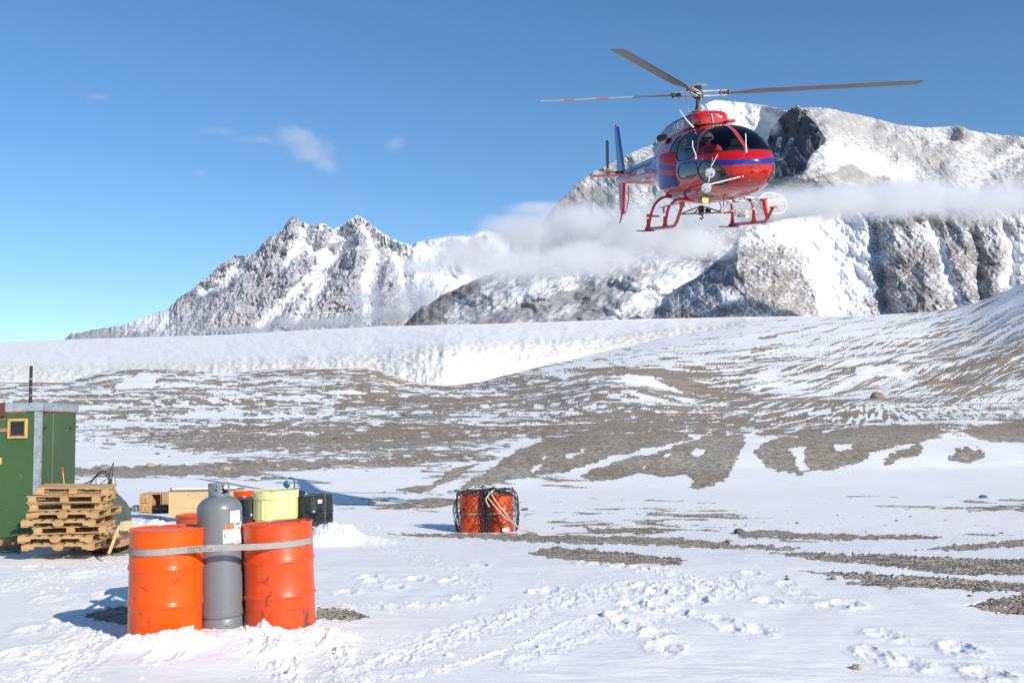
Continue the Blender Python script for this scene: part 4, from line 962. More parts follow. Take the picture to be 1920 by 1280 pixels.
# ================================================================== FUEL TANK
def fuel_tank():
    Yt = 14.6; c = AT(188, 1000, Yt); x = float(c[0]); zt = float(AT(205, 921, Yt)[2]); zb = float(AT(205, 1003, Yt)[2])
    t = empty('fuel_tank', (x, Yt, 0), R(25), 'dark green rounded fuel tank behind the pallets with hoses on top', 'tank')
    w = float(AT(243, 960, Yt)[0])-x; h0, h1 = zb+.06, zt
    prof = []
    for k in range(17): a = math.pi*k/16; prof.append((w*math.cos(a), h1-w*.92+w*.92*math.sin(a)))
    for k in range(17): a = math.pi+math.pi*k/16; prof.append((w*math.cos(a), h0+w*.25+w*.25*math.sin(a)))
    n = len(prof); vs = []
    for (yy, s_) in ((0, .93), (.012, .985), (.03, 1.0), (1.3, 1.0), (1.34, .93)):
        vs += [(px_*s_, yy, (pz-(h0+h1)/2)*s_+(h0+h1)/2) for px_, pz in prof]
    fs = [(r*n+i, (r+1)*n+i, (r+1)*n+(i+1) % n, r*n+(i+1) % n) for r in range(4) for i in range(n)]+[tuple(range(n)), tuple(4*n+i for i in range(n-1, -1, -1))]
    MB().add(vs, fs).build('shell', K['tank_green'], t, True, 30)
    for yy in (.12, 1.15):
        for sx in (-1, 1): MB().box((sx*(w-.07), yy, h0/2-.12), (.06, .06, abs(h0)+.35)).build('leg', K['dark_steel'], t, False)
    v = MB().cyl((.17, .25, h1-.05), (.17, .25, h1+.05), .03, 14).cyl((.17, .25, h1+.05), (.17, .25, h1+.17), .045, 14).cyl((.17, .25, h1+.17), (.17, .25, h1+.2), .02, 10); v.ball((.12, .25, h1+.09), .035); v.build('pump_head', K['steel'], t)
    v = MB().cyl((-.04, .15, h1-.04), (-.04, .15, h1+.17), .036, 14); v.ball((-.04, .15, h1+.17), (.036, .036, .02)); v.build('vent_pipe', K['aluminium'], t)
    return t, x, Yt, h1
ft, fx, fy, fh = fuel_tank()
# wooden boards sticking out beneath the tank
for i, (px_, py_, w_, h_, dx, lab) in enumerate(((237, 985, .085, .13, .0, 'short wooden post end at the right foot of the fuel tank'), (219, 1000, .09, .10, 0, 'short timber offcut lying beside the leaning lath'))):
    c = AT(px_, py_, 13.6); o = MB().box((0, 0, 0), (w_, .2, h_), bev=.006).build('timber_offcut', K['plywood' if i == 0 else 'pallet_wood'], None); o.location = c; o.rotation_euler = (0, R(4*i), R(-8)); tag(o, lab, 'timber')
sk_t = MB().box((0, .45, .0), (.95, 1.3, .10), bev=.01).build('tank_shade_slab', K['old_wood'], None); sk_t.location = (fx+.05, fy-.4, float(AT(205, 1008, 14.5)[2])-.04); tag(sk_t, 'dark slab standing in for the shadow under the green fuel tank', 'shade slab')  # slab added in place of the dark shadow beneath the tank
def hose(pts, r, label, mat='black_rubber', name='hose'):
    P = [Vector(AT(*p)) for p in pts]
    out = []
    for i in range(len(P)-1):
        p0 = P[max(i-1, 0)]; p1 = P[i]; p2 = P[i+1]; p3 = P[min(i+2, len(P)-1)]
        for k in range(6):
            t = k/6; out.append(.5*((2*p1)+(p2-p0)*t+(2*p0-5*p1+4*p2-p3)*t*t+(3*p1-p0-3*p2+p3)*t**3))
    out.append(P[-1])
    o = MB().tube(out, r, 8).build(name, K[mat], None, True, 80); return tag(o, label, 'hose')
hose([(207, 911, 14.8), (205, 893, 14.8), (196, 883, 14.7), (185, 886, 14.6), (172, 900, 14.4), (150, 909, 14.2), (128, 910, 14.2)], .010, 'thick black hose arching left from the pump head of the fuel tank')
hose([(206, 911, 14.85), (202, 895, 14.85), (192, 886, 14.8), (181, 893, 14.7), (170, 905, 14.5), (160, 915, 14.3)], .008, 'second black hose arching inside the thicker one over the fuel tank')
hose([(209, 908, 14.8), (211, 885, 14.8), (213, 867, 14.8), (206, 886, 14.9), (207, 905, 14.8)], .006, 'thin black cable looping straight up above the fuel tank pump head')
hose([(199, 898, 14.9), (190, 906, 14.8), (176, 912, 14.6), (166, 913, 14.5)], .006, 'thin black cable sagging between the vent pipe and the pallets')
# ================================================================== CRATES
def cabinet():
    Yc_ = 21.2; c = AT(261, 962.5, Yc_); x0 = float(c[0]); z0 = float(c[2]); x1 = float(AT(305, 962, Yc_)[0]); zt = float(AT(285, 925, Yc_)[2]); h = zt-z0
    t = empty('wooden_cabinet', (x0, Yc_, z0), R(-2), 'old wooden drawer cabinet with two metal handles and an open right side', 'cabinet')
    w = (x1-x0); m = w*.52
    MB().box((m/2, .25, h/2), (m, .5, h), bev=.006).build('case', K['crate_wood'], t)
    for k in (0, 1):
        d = MB().box((m*.54, -.010, h*(.27+.46*k)), (m*.62, .022, h*.38), bev=.005).build('drawer', K['crate_wood'], t)
        MB().tube([(m*.62, -.02, h*(.20+.46*k)), (m*.62, -.045, h*(.20+.46*k)), (m*.62, -.045, h*(.34+.46*k)), (m*.62, -.02, h*(.34+.46*k))], .012, 8).build('handle', K['steel'], d)
    b = MB(); b.box(((w+m)/2, .25, h-.009), (w-m, .5, .018)).box(((w+m)/2, .25, .009), (w-m, .5, .018)).box((w-.009, .25, h/2), (.018, .5, h-.04)).box(((w+m)/2, .49, h/2), (w-m-.02, .018, h-.04))
    b.build('open_shelf', K['crate_wood'], t, False)
cabinet()
def case():
    Yc_ = 20.6; c = AT(284, 963, Yc_); x0 = float(c[0]); z0 = float(c[2]); w = float(AT(316, 963, Yc_)[0])-x0; h = .17
    t = empty('tool_case', (x0, Yc_, z0), 0, 'low dark brown case lying between the wooden cabinet and the plywood box', 'case')
    MB().box((w/2, .15, h/2), (w, .3, h), bev=.01).build('shell', K['soot_black'], t)
    for k in range(5): MB().box((.05+k*(w-.1)/4, -.004, h*.62), (.028, .008, .022), bev=.002).build('latch', K['tan_metal'], t)
case()
def plybox():
    Yb = 20.0; c = AT(316, 968, Yb); x0 = float(c[0]); z0 = float(c[2])-.02; w = float(AT(441, 963, Yb)[0])-x0; zt = float(AT(330, 921, Yb)[2]); h = zt-z0
    t = empty('plywood_box', (x0, Yb, z0), 0, 'long pale plywood box behind the grey gas cylinder', 'box')
    MB().box((w/2, .011, h/2), (w, .022, h)).build('front_panel', K['plywood'], t, False)
    MB().box((.011, .35, h/2), (.022, .655, h)).box((w-.011, .35, h/2), (.022, .655, h)).build('side_panel', K['plywood'], t, False)
    MB().box((w/2, .70, h/2), (w, .022, h)).build('rear_panel', K['plywood'], t, False)
    MB().box((w/2, .35, h+.006), (w+.02, .73, .012)).build('lid', K['timber_grey'], t, False)
    b = MB()
    for (kx, kz) in ((.30, .86), (.36, .42), (.385, .33), (.365, .04), (.62, .6), (.8, .3)): b.lathe([(.012, 0), (.0005, .002)], 10, TR((w*kx, -.001, h*kz)) @ ROT(R(90), 'X') @ Matrix.Diagonal((1.3, .8, 1, 1)), cap=False)
    b.build('wood_knots', K['old_wood'], t)
    text_part('FRAGILE', .11, K['timber_grey'], t, TR((w*.60, -.003, h*.62)) @ ROT(R(90), 'X'), depth=.0005)
    p = empty('plastic_pipe', (x0, Yb+.12, z0+h+.012+.026), 0, 'long white plastic pipe lying on the plywood box', 'pipe')
    MB().cyl((.0, 0, 0), (w*1.0, 0, 0), .024, 16).build('pipe_tube', K['white_plastic'], p)
    for q in (0, .29, .73): MB().cyl((w*q-.004, 0, 0), (w*q+.022, 0, 0), .029, 16).build('coupling', K['dark_steel' if q == 0 else 'white_plastic'], p)
plybox()
def netmesh(C, nx, ny, fn, r, seed, name, mat='net_black', jit=.35, keep=1.0):
    """diamond net laid over fn(u, v) -> point, as rope segments"""
    rr = random.Random(seed); P = {}
    for i in range(nx+1):
        for j in range(ny+1):
            u = (i+(.5 if j % 2 else 0)+rr.uniform(-jit, jit)*.6)/nx; v = (j+rr.uniform(-jit, jit))/ny
            P[i, j] = Vector(fn(u, min(max(v, 0), 1)))
    b = MB()
    for i in range(nx+1):
        for j in range(ny):
            for di in ((0, 1) if j % 2 else (0, -1)):
                k = (i+di, j+1)
                if k in P and rr.random() < keep:
                    a = P[i, j]; c = P[k]; m = (a+c)/2+Vector((rr.uniform(-1, 1), rr.uniform(-1, 1), rr.uniform(-1, .3)))*(a-c).length*.14
                    b.tube([a, m, c], r, 5)
    return b
hp_ = Vector(AT(252, 962, 21.5))
b = netmesh(None, 9, 5, lambda u, v: (hp_.x-.16+u*.42, hp_.y+(v-.5)*.3, hp_.z+.01+.17*math.sin(max(0, min(1, u))*math.pi)**.6*math.sin(v*math.pi)**.7), .006, 5, 'n')
b = b.build('cargo_net', K['net_black'], None, False); tag(b, 'heap of black netting on the snow left of the wooden cabinet', 'net')
# ================================================================== NETTED DRUMS
bx, by = float(AT(913, 990, 22.3)[0]), 22.3
bz = float(AT(914, 1000, 21.9)[2])-.02
four = [(-.30, -.3), (.30, -.28), (-.29, .3), (.31, .31)]
nm = ['orange drum at the front left inside the black cargo net', 'orange drum at the front right inside the black cargo net', 'orange drum at the rear left inside the black cargo net', 'orange drum at the rear right inside the black cargo net']
base = make_drum('scuffed_orange_paint', nm[0], 'orange drums inside the cargo net', n=40)
for i, (dx, dy) in enumerate(four):
    lc = (bx+dx, by+dy, bz)
    if i == 0: base.location = lc; base.rotation_euler = (0, 0, .4)
    else:
        o = dup(base, lc, (0, 0, 1.3*i), nm[i])
        if i == 1: l = patch(DR, R(-90+12)-1.3, R(-90+45)-1.3, .08, .155, K['label_white'], o, 'label')
def net_fn(u, v):
    a = u*2*math.pi; ca, sa = math.cos(a), math.sin(a)
    sq = 1/max(abs(ca)**4+abs(sa)**4, .01)**.25
    if v < .28:
        k = v/.28; rad = .06+.56*k; return (bx+ca*rad*min(sq, 1.12), by+sa*rad*min(sq, 1.12), bz+.90+.07*math.sin(a*5+1)*(k)+.06*(1-k)+.02*math.sin(a*9))
    k = (v-.28)/.72
    rad = .625+.03*math.sin(a*4+2)+.03*math.sin(a*9+k*7)+.10*max(0, math.sin(k*3.0))*(.45+.55*math.sin(a*3+.6)**2)*(1 if abs(ca) > .45 else .12)
    return (bx+ca*rad*min(sq, 1.10), by+sa*rad*min(sq, 1.08)*.99, bz+.90*(1-k)+.02)
b = netmesh(None, 40, 17, net_fn, .0058, 8, 'n', jit=.42, keep=.93)
# gathered folds between the drums
rr = random.Random(3)
for k in range(18):
    x = bx+rr.gauss(0, .055); y = by-.60-rr.random()*.05; zz = bz+.93; pts = [(x, y+.15, zz)]
    for q in range(9): x += rr.uniform(-.05, .05); y += rr.uniform(-.015, .015); zz -= .105; pts.append((x, y, max(zz, bz+.01)))
    b.tube(pts, .008, 5)
for k in range(16):
    a = rr.uniform(0, 6.28); x = bx+.55*math.cos(a); y = by+.5*math.sin(a); pts = [(x, y, bz+.92)]
    for q in range(6): x += rr.uniform(-.14, .14); y += rr.uniform(-.14, .14); pts.append((x, y, bz+.93+rr.uniform(0, .07)))
    b.tube(pts, .008, 5)
b = b.build('cargo_net', K['net_black'], None, False); tag(b, 'black diamond cargo net draped over four orange drums', 'net')
b = MB()
def spl(P, n=8):
    P = [Vector(p) for p in P]; out = []
    for i in range(len(P)-1):
        p0 = P[max(i-1, 0)]; p1 = P[i]; p2 = P[i+1]; p3 = P[min(i+2, len(P)-1)]
        for k in range(n):
            t = k/n; out.append(.5*((2*p1)+(p2-p0)*t+(2*p0-5*p1+4*p2-p3)*t*t+(3*p1-p0-3*p2+p3)*t**3))
    return out+[P[-1]]
yr = by-.74
for pts in ([(913, 930, yr+.1), (925, 945, yr), (945, 968, yr-.02), (962, 981, yr-.1), (985, 994, yr-.2), (1010, 1001, yr-.5)], [(921, 926, yr+.1), (930, 940, yr), (948, 962, yr-.02), (960, 978, yr-.1), (982, 995, yr-.22)], [(914, 930, yr), (911, 936, yr-.02), (914, 944, yr), (918, 950, yr)], [(914, 930, yr), (920, 922, yr+.15), (928, 918, yr+.3)]):
    b.tube(spl([AT(*p) for p in pts]), .014, 8)
b = b.build('rope', K['rope'], None, True, 80); tag(b, 'doubled tan rope hanging from the top of the netted drums to the ground', 'rope')
vs = []; n = 96; out = []
for k in range(n):
    a = 2*math.pi*k/n; ca, sa = math.cos(a), math.sin(a); out.append((bx+ca*.606*min(1.0/max(abs(ca), abs(sa)), 1.17), by+sa*.606*min(1.0/max(abs(ca), abs(sa)), 1.17)))
for x, y in out: vs += [(x, y, bz+.45), (x, y, bz+.485)]
o = MB().add(vs, [(2*i, 2*((i+1) % n), 2*((i+1) % n)+1, 2*i+1) for i in range(n)]).build('ratchet_strap', K['webbing'], None, True, 80); tag(o, 'grey strap around the middle of the netted orange drums', 'strap')
# ================================================================== STONES
def rock_mesh(seed, sub=2, flat=.6):
    import bmesh
    bm = bmesh.new(); bmesh.ops.create_icosphere(bm, subdivisions=sub, radius=1)
    r = random.Random(seed); pl = [(Vector((r.gauss(0, 1), r.gauss(0, 1), r.gauss(0, 1))).normalized(), r.uniform(.55, .9)) for _ in range(9)]
    sc = (r.uniform(.8, 1.3), r.uniform(.75, 1.1), r.uniform(flat*.7, flat*1.15))
    for v in bm.verts:
        p = v.co.copy()
        for nrm, d in pl:
            k = p.dot(nrm)
            if k > d: p -= nrm*(k-d)*.85
        v.co = Vector((p.x*sc[0], p.y*sc[1], p.z*sc[2]))
    me = bpy.data.meshes.new('boulder'); bm.to_mesh(me); bm.free(); me.polygons.foreach_set('use_smooth', [True]*len(me.polygons)); me.set_sharp_from_angle(angle=R(32)); return me
RM = [paint('stone_%s' % n_, c, .9, var=.25, bump=.01, scale=2, dirt=tuple(x*.6 for x in c), dirt_amt=.06) for n_, c in (('brown', (.24, .18, .12)), ('tan', (.40, .32, .21)), ('grey', (.23, .22, .21)), ('dark', (.10, .095, .095)))]
meshes = []
for k in range(10):
    for m in range(4):
        pass
protos = [rock_mesh(100+k, 3) for k in range(6)]
def stone(px, py, wpx, col, label=None, flat=1.0, group='boulders strewn over the moraine'):
    p = GR(px, py); s_ = wpx/FPX*p.y/2*1.0
    me = protos[random.randrange(6)].copy(); me.materials.append(RM[col]); o = bpy.data.objects.new('boulder', me); COL.objects.link(o)
    o.scale = (s_, s_, s_*flat); o.location = (p.x, p.y, p.z+s_*.12*flat); o.rotation_euler = (0, 0, random.uniform(0, 6.28))
    return tag(o, label, 'boulder', group)
cn = ['brown', 'tan', 'grey', 'dark']
big = [(1386, 1000, 26, 3, 'dark pointed boulder on the gravel strip right of the netted drums'), (1368, 1016, 18, 1, 'tan boulder just below the dark pointed one'), (1645, 745, 34, 0, 'largest brown boulder high on the right slope, with a snow patch beside it'),
       (1558, 791, 10, 2, 'round grey boulder above the right end of the gravel bank'), (1514, 790, 9, 3, 'small dark boulder above the gravel bank'), (1570, 791, 16, 1, 'light tan boulder beside the round grey one above the bank'),
       (1336, 786, 13, 1, 'tan boulder at the foot of the brown hill'), (1905, 777, 14, 2, 'grey boulder at the right edge above the gravel'), (984, 956, 14, 3, 'dark flat stone in the snow right of the netted drums'), (1844, 934, 16, 3, 'dark stone alone in the snow at the far right'),
       (1608, 1249, 26, 1, 'small tan rock alone in the snow at the lower right'), (1476, 1086, 13, 0, 'reddish brown stone in the snow left of the lower gravel strip'), (1563, 1084, 14, 2, 'grey stone at the left tip of the lower gravel strip'), (1629, 1073, 16, 2, 'grey stone standing on the lower gravel strip'), (1672, 1104, 12, 1, 'tan stone on the lower edge of the gravel strip'),
       (1258, 1047, 12, 2, 'grey stone at the end of the gravel strip by the tracks'), (1820, 1118, 12, 0, 'brown stone above the lowest gravel strip'), (281, 874, 18, 1, 'tan boulder on the thin gravel ridge left of the cylinder'), (304, 874, 16, 1, 'second tan boulder on the thin gravel ridge'), (195, 880, 26, 2, 'flat grey boulder behind the fuel tank hoses'),
       (295, 851, 12, 0, 'small brown rock in the flat snow behind the shack'), (870, 857, 14, 2, 'grey boulder at the left end of the gravel bank'), (1022, 822, 14, 0, 'brown boulder on the upper edge of the gravel bank'), (425, 880, 18, 1, 'pale boulder on the gravel beyond the gas cylinder'), (520, 873, 14, 1, 'pale boulder on the gravel beyond the yellow drum'),
       (1499, 1026, 10, 1, 'small tan stone at the right end of the long gravel strip'), (1555, 1085, 8, 0, 'small brown stone touching the grey one on the strip'), (1495, 981, 10, 0, 'reddish stone among the thin gravel stripes'), (1379, 985, 8, 1, 'small pale stone above the dark pointed boulder'), (720, 925, 9, 2, 'grey stone on the gravel left of the netted drums'), (722, 939, 12, 3, 'dark flat stone left of the netted drums'), (1790, 1020, 9, 2, 'grey stone in the stripes at the right'), (1556, 1078, 9, 2, 'grey stone between the two lower strips'), (1475, 1080, 7, 3, 'small dark stone above the reddish brown one')]
for px_, py_, w_, c_, lab in big: stone(px_, py_, w_, c_, lab, 1.0)
rs = random.Random(21); reg = [(150, 860, 760, 835, 60), (850, 1400, 745, 815, 55), (1250, 1900, 700, 800, 60), (1000, 1900, 955, 1010, 36), (300, 800, 845, 885, 26)]
zone = ['in the moraine field behind the shack', 'below the brown hill', 'on the streaked right slope', 'among the thin gravel stripes', 'on the near gravel beyond the drums']
size = [('small', .8), ('medium', 1.15), ('larger', 1.6)]
for gi, (xa, xb, ya, yb, n_) in enumerate(reg):
    for k in range(n_):
        x, y = rs.uniform(xa, xb), rs.uniform(ya, yb); q = rs.randrange(3); c_ = rs.choice((0, 1, 1, 2, 3))
        lab = '%s %s boulder %s' % (size[q][0], cn[c_], zone[gi])
        stone(x, y, size[q][1]*rs.uniform(3.5, 7.0), c_, lab, rs.uniform(.7, 1.1), lab.replace('boulder', 'boulders'))
# loose pebbles on the bare strips: nobody could count them
def pebbles():
    cand = np.argwhere((snow < .8) & (Y < 70) & (PX > -60) & (PX < 1980)); 
    if len(cand) == 0: return
    yy = Y[cand[:, 0], cand[:, 1]]; r_ = np.random.RandomState(4); w = 1/np.clip(yy, 8, 70)**.3; w /= w.sum()
    idx = cand[r_.choice(len(cand), 34000, p=w)]
    P = np.stack([X[idx[:, 0], idx[:, 1]], Y[idx[:, 0], idx[:, 1]], Z[idx[:, 0], idx[:, 1]]], -1); n = len(P)
    P[:, 0] += r_.uniform(-.03, .03, n)
    sz = np.exp(r_.normal(math.log(.0105), .68, n))*np.clip(P[:, 1]/14, 1, 1.8)
    me = rock_mesh(7, 1); v0 = np.array([v.co for v in me.vertices]); f0 = np.array([p.vertices for p in me.polygons])
    th = r_.uniform(0, 6.28, n); ph = r_.uniform(-.5, .5, n); c, s_ = np.cos(th), np.sin(th)
    sc = r_.uniform(.7, 1.3, (n, 3))
    V = v0[None]*sc[:, None]*sz[:, None, None]
    V2 = V.copy(); V2[..., 0] = V[..., 0]*c[:, None]-V[..., 1]*s_[:, None]; V2[..., 1] = V[..., 0]*s_[:, None]+V[..., 1]*c[:, None]
    V2[..., 2] += V2[..., 0]*np.sin(ph)[:, None]
    P[:, 2] -= sz*.45; V2 += P[:, None]; F = (f0[None]+(np.arange(n)*len(v0))[:, None, None]).reshape(-1, 3)
    N = NT('pebble_stone'); tn = N.n('Attribute', attribute_name='tone').outputs['Fac']
    rp = N.n('ValToRGB', i_Fac=tn); e = rp.color_ramp.elements; e[0].color = (.075, .07, .065, 1); e[1].color = (.50, .45, .36, 1)
    for pos, cc in ((.3, (.20, .165, .12, 1)), (.55, (.30, .27, .22, 1)), (.75, (.36, .28, .18, 1))): x_ = e.new(pos); x_.color = cc
    N.bsdf(Base_Color=rp.outputs[0], Roughness=.85, Normal=N.bump(N.noise(N.coord('Object'), 60, 3), .004, .5))
    o = link_np('pebbles', V2.reshape(-1, 3), F, N.m, None, False)
    fattr(o, 'tone', np.repeat(r_.uniform(0, 1, n), len(v0))); tag(o, 'loose pebbles on the bare gravel strips', kind='stuff')
pebbles()
def snow_clods():
    """broken clods of snow around the boot tracks and the drums"""
    r_ = np.random.RandomState(9); pts = []
    for pts_, w, k in tracks:
        if k < .35: continue
        n_ = int(130*k)
        for _ in range(n_):
            i = r_.randint(len(pts_)-1); t = r_.rand(); x = pts_[i][0]+(pts_[i+1][0]-pts_[i][0])*t+r_.normal(0, w*1.0); y = pts_[i][1]+(pts_[i+1][1]-pts_[i][1])*t+r_.normal(0, w*.5)
            if y > 1275 or y < 1000: y = min(max(y, 1000), 1275)
            pts.append((x, y))
    for _ in range(260): pts.append((r_.uniform(250, 600), 1182+r_.normal(0, 4)))
    P = []
    for x, y in pts:
        j = int(np.argmin(np.abs(cx-x))); i = int(np.argmin(np.abs(PY[:, j]-y)))
        if snow[i, j] > .5: P.append((X[i, j], Y[i, j], Z[i, j]))
    P = np.array(P); n = len(P); me = rock_mesh(31, 2, .8); v0 = np.array([v.co for v in me.vertices]); f0 = np.array([p.vertices for p in me.polygons])
    sz = np.exp(r_.normal(math.log(.006), .6, n)); th = r_.uniform(0, 6.28, n); c, s_ = np.cos(th), np.sin(th)
    V = v0[None]*r_.uniform(.7, 1.4, (n, 3))[:, None]*sz[:, None, None]; V2 = V.copy(); V2[..., 0] = V[..., 0]*c[:, None]-V[..., 1]*s_[:, None]; V2[..., 1] = V[..., 0]*s_[:, None]+V[..., 1]*c[:, None]
    V2 += P[:, None]+np.array([0, 0, .002]); F = (f0[None]+(np.arange(n)*len(v0))[:, None, None]).reshape(-1, 3)
    N = NT('clod_snow'); N.bsdf(Base_Color=(.86, .86, .87, 1), Roughness=.6, Normal=N.bump(N.noise(N.coord('Object'), 80, 4), .004, .5))
    o = link_np('snow_clods', V2.reshape(-1, 3), F, N.m, None, True); tag(o, 'crumbled snow along the boot tracks', kind='stuff')
snow_clods()
# ================================================================== HELICOPTER
def heli_root():
    h, pi_, ro = .16053, .17413, .0616
    Xv = Vector((math.sin(h), -math.cos(h), 0)); Yv = Vector((math.cos(h), math.sin(h), 0)); Zv = Vector((0, 0, 1))
    X2 = Xv*math.cos(pi_)-Zv*math.sin(pi_); Z2 = Zv*math.cos(pi_)+Xv*math.sin(pi_)
    Y2 = Yv*math.cos(ro)+Z2*math.sin(ro); Z3 = Z2*math.cos(ro)-Yv*math.sin(ro)
    M = Matrix((X2, Y2, Z3)).transposed().to_4x4(); M.translation = Vector((4.58, 22.8896, 6.2818))
    t = empty('helicopter', (0, 0, 0), 0, 'red and blue helicopter hovering with its nose towards the camera, landing light on', 'helicopter')
    t.matrix_world = M; return t, M
HE, HM = heli_root()
def heli_paint():
    N = NT('heli_paint'); v = N.coord('Object'); sp = N.n('SeparateXYZ', i_Vector=v); x, z = sp.outputs[0], sp.outputs[2]
    zs = N.math('ADD', 1.275, N.math('MULTIPLY', N.math('SUBTRACT', 2.95, N.math('MAXIMUM', x, 1.2)), .115))
    st = N.math('LESS_THAN', N.math('ABSOLUTE', N.math('SUBTRACT', z, zs)), .056)
    # blue sweep along the belly edge
    b2 = N.math('LESS_THAN', N.math('ABSOLUTE', N.math('SUBTRACT', z, N.math('ADD', .74, N.math('MULTIPLY', x, .03)))), .035)
    b2 = N.math('MULTIPLY', b2, N.math('LESS_THAN', x, 1.5))
    b3 = N.math('GREATER_THAN', N.math('ADD', z, N.math('MULTIPLY', x, .12)), 1.30); b3 = N.math('MULTIPLY', b3, N.math('LESS_THAN', x, -.9))
    c = N.mix(N.math('MAXIMUM', N.math('MAXIMUM', st, b2), b3), (.44, .005, .004, 1), (.010, .030, .24, 1))
    seam = N.math('LESS_THAN', N.math('ABSOLUTE', N.math('SUBTRACT', x, .46)), .006); seam = N.math('MAXIMUM', seam, N.math('LESS_THAN', N.math('ABSOLUTE', N.math('SUBTRACT', x, 2.13)), .005))
    seam = N.math('MULTIPLY', seam, N.math('GREATER_THAN', z, .85))
    c = N.mix(seam, c, (.05, .005, .005, 1))
    dirt = N.ramp(N.noise(v, 3.5, 6, .7), .5, .8)
    c = N.mix(N.math('MULTIPLY', dirt, .18), c, (.25, .05, .05, 1))
    N.bsdf(Base_Color=c, Roughness=N.ramp(dirt, 0, 1, .12, .3), Coat_Weight=.35, Coat_Roughness=.04, Normal=N.bump(N.noise(v, 2.2, 3), .012, .35)); return N.m
K['heli_paint'] = heli_paint(); mk('plum_paint', (.13, .022, .075), .25, var=.03, coat=.4)
SEC = np.array([  # x, zbot, zwaist, ztop, half width
 (3.03, 1.145, 1.15, 1.155, .006), (3.02, 1.06, 1.15, 1.24, .08), (3.01, .99, 1.14, 1.31, .24), (2.96, .91, 1.13, 1.40, .40), (2.87, .84, 1.14, 1.475, .51), (2.74, .77, 1.16, 1.57, .62), (2.56, .71, 1.19, 1.71, .72), (2.36, .67, 1.22, 1.86, .785), (2.1, .62, 1.26, 2.03, .845),
 (1.8, .59, 1.29, 2.15, .895), (1.5, .57, 1.31, 2.22, .93), (1.1, .56, 1.33, 2.28, .935), (.5, .56, 1.34, 2.31, .935), (0, .57, 1.35, 2.32, .92), (-.5, .60, 1.38, 2.30, .88), (-1.0, .68, 1.42, 2.26, .78), (-1.5, .81, 1.47, 2.18, .64),
 (-2.0, .96, 1.52, 2.09, .50), (-2.5, 1.10, 1.55, 2.0, .38), (-3.0, 1.19, 1.57, 1.95, .30)])[::-1]
def smooth_sec(xs):
    out = [np.interp(xs, SEC[:, 0], SEC[:, k]) for k in range(1, 5)]
    return out
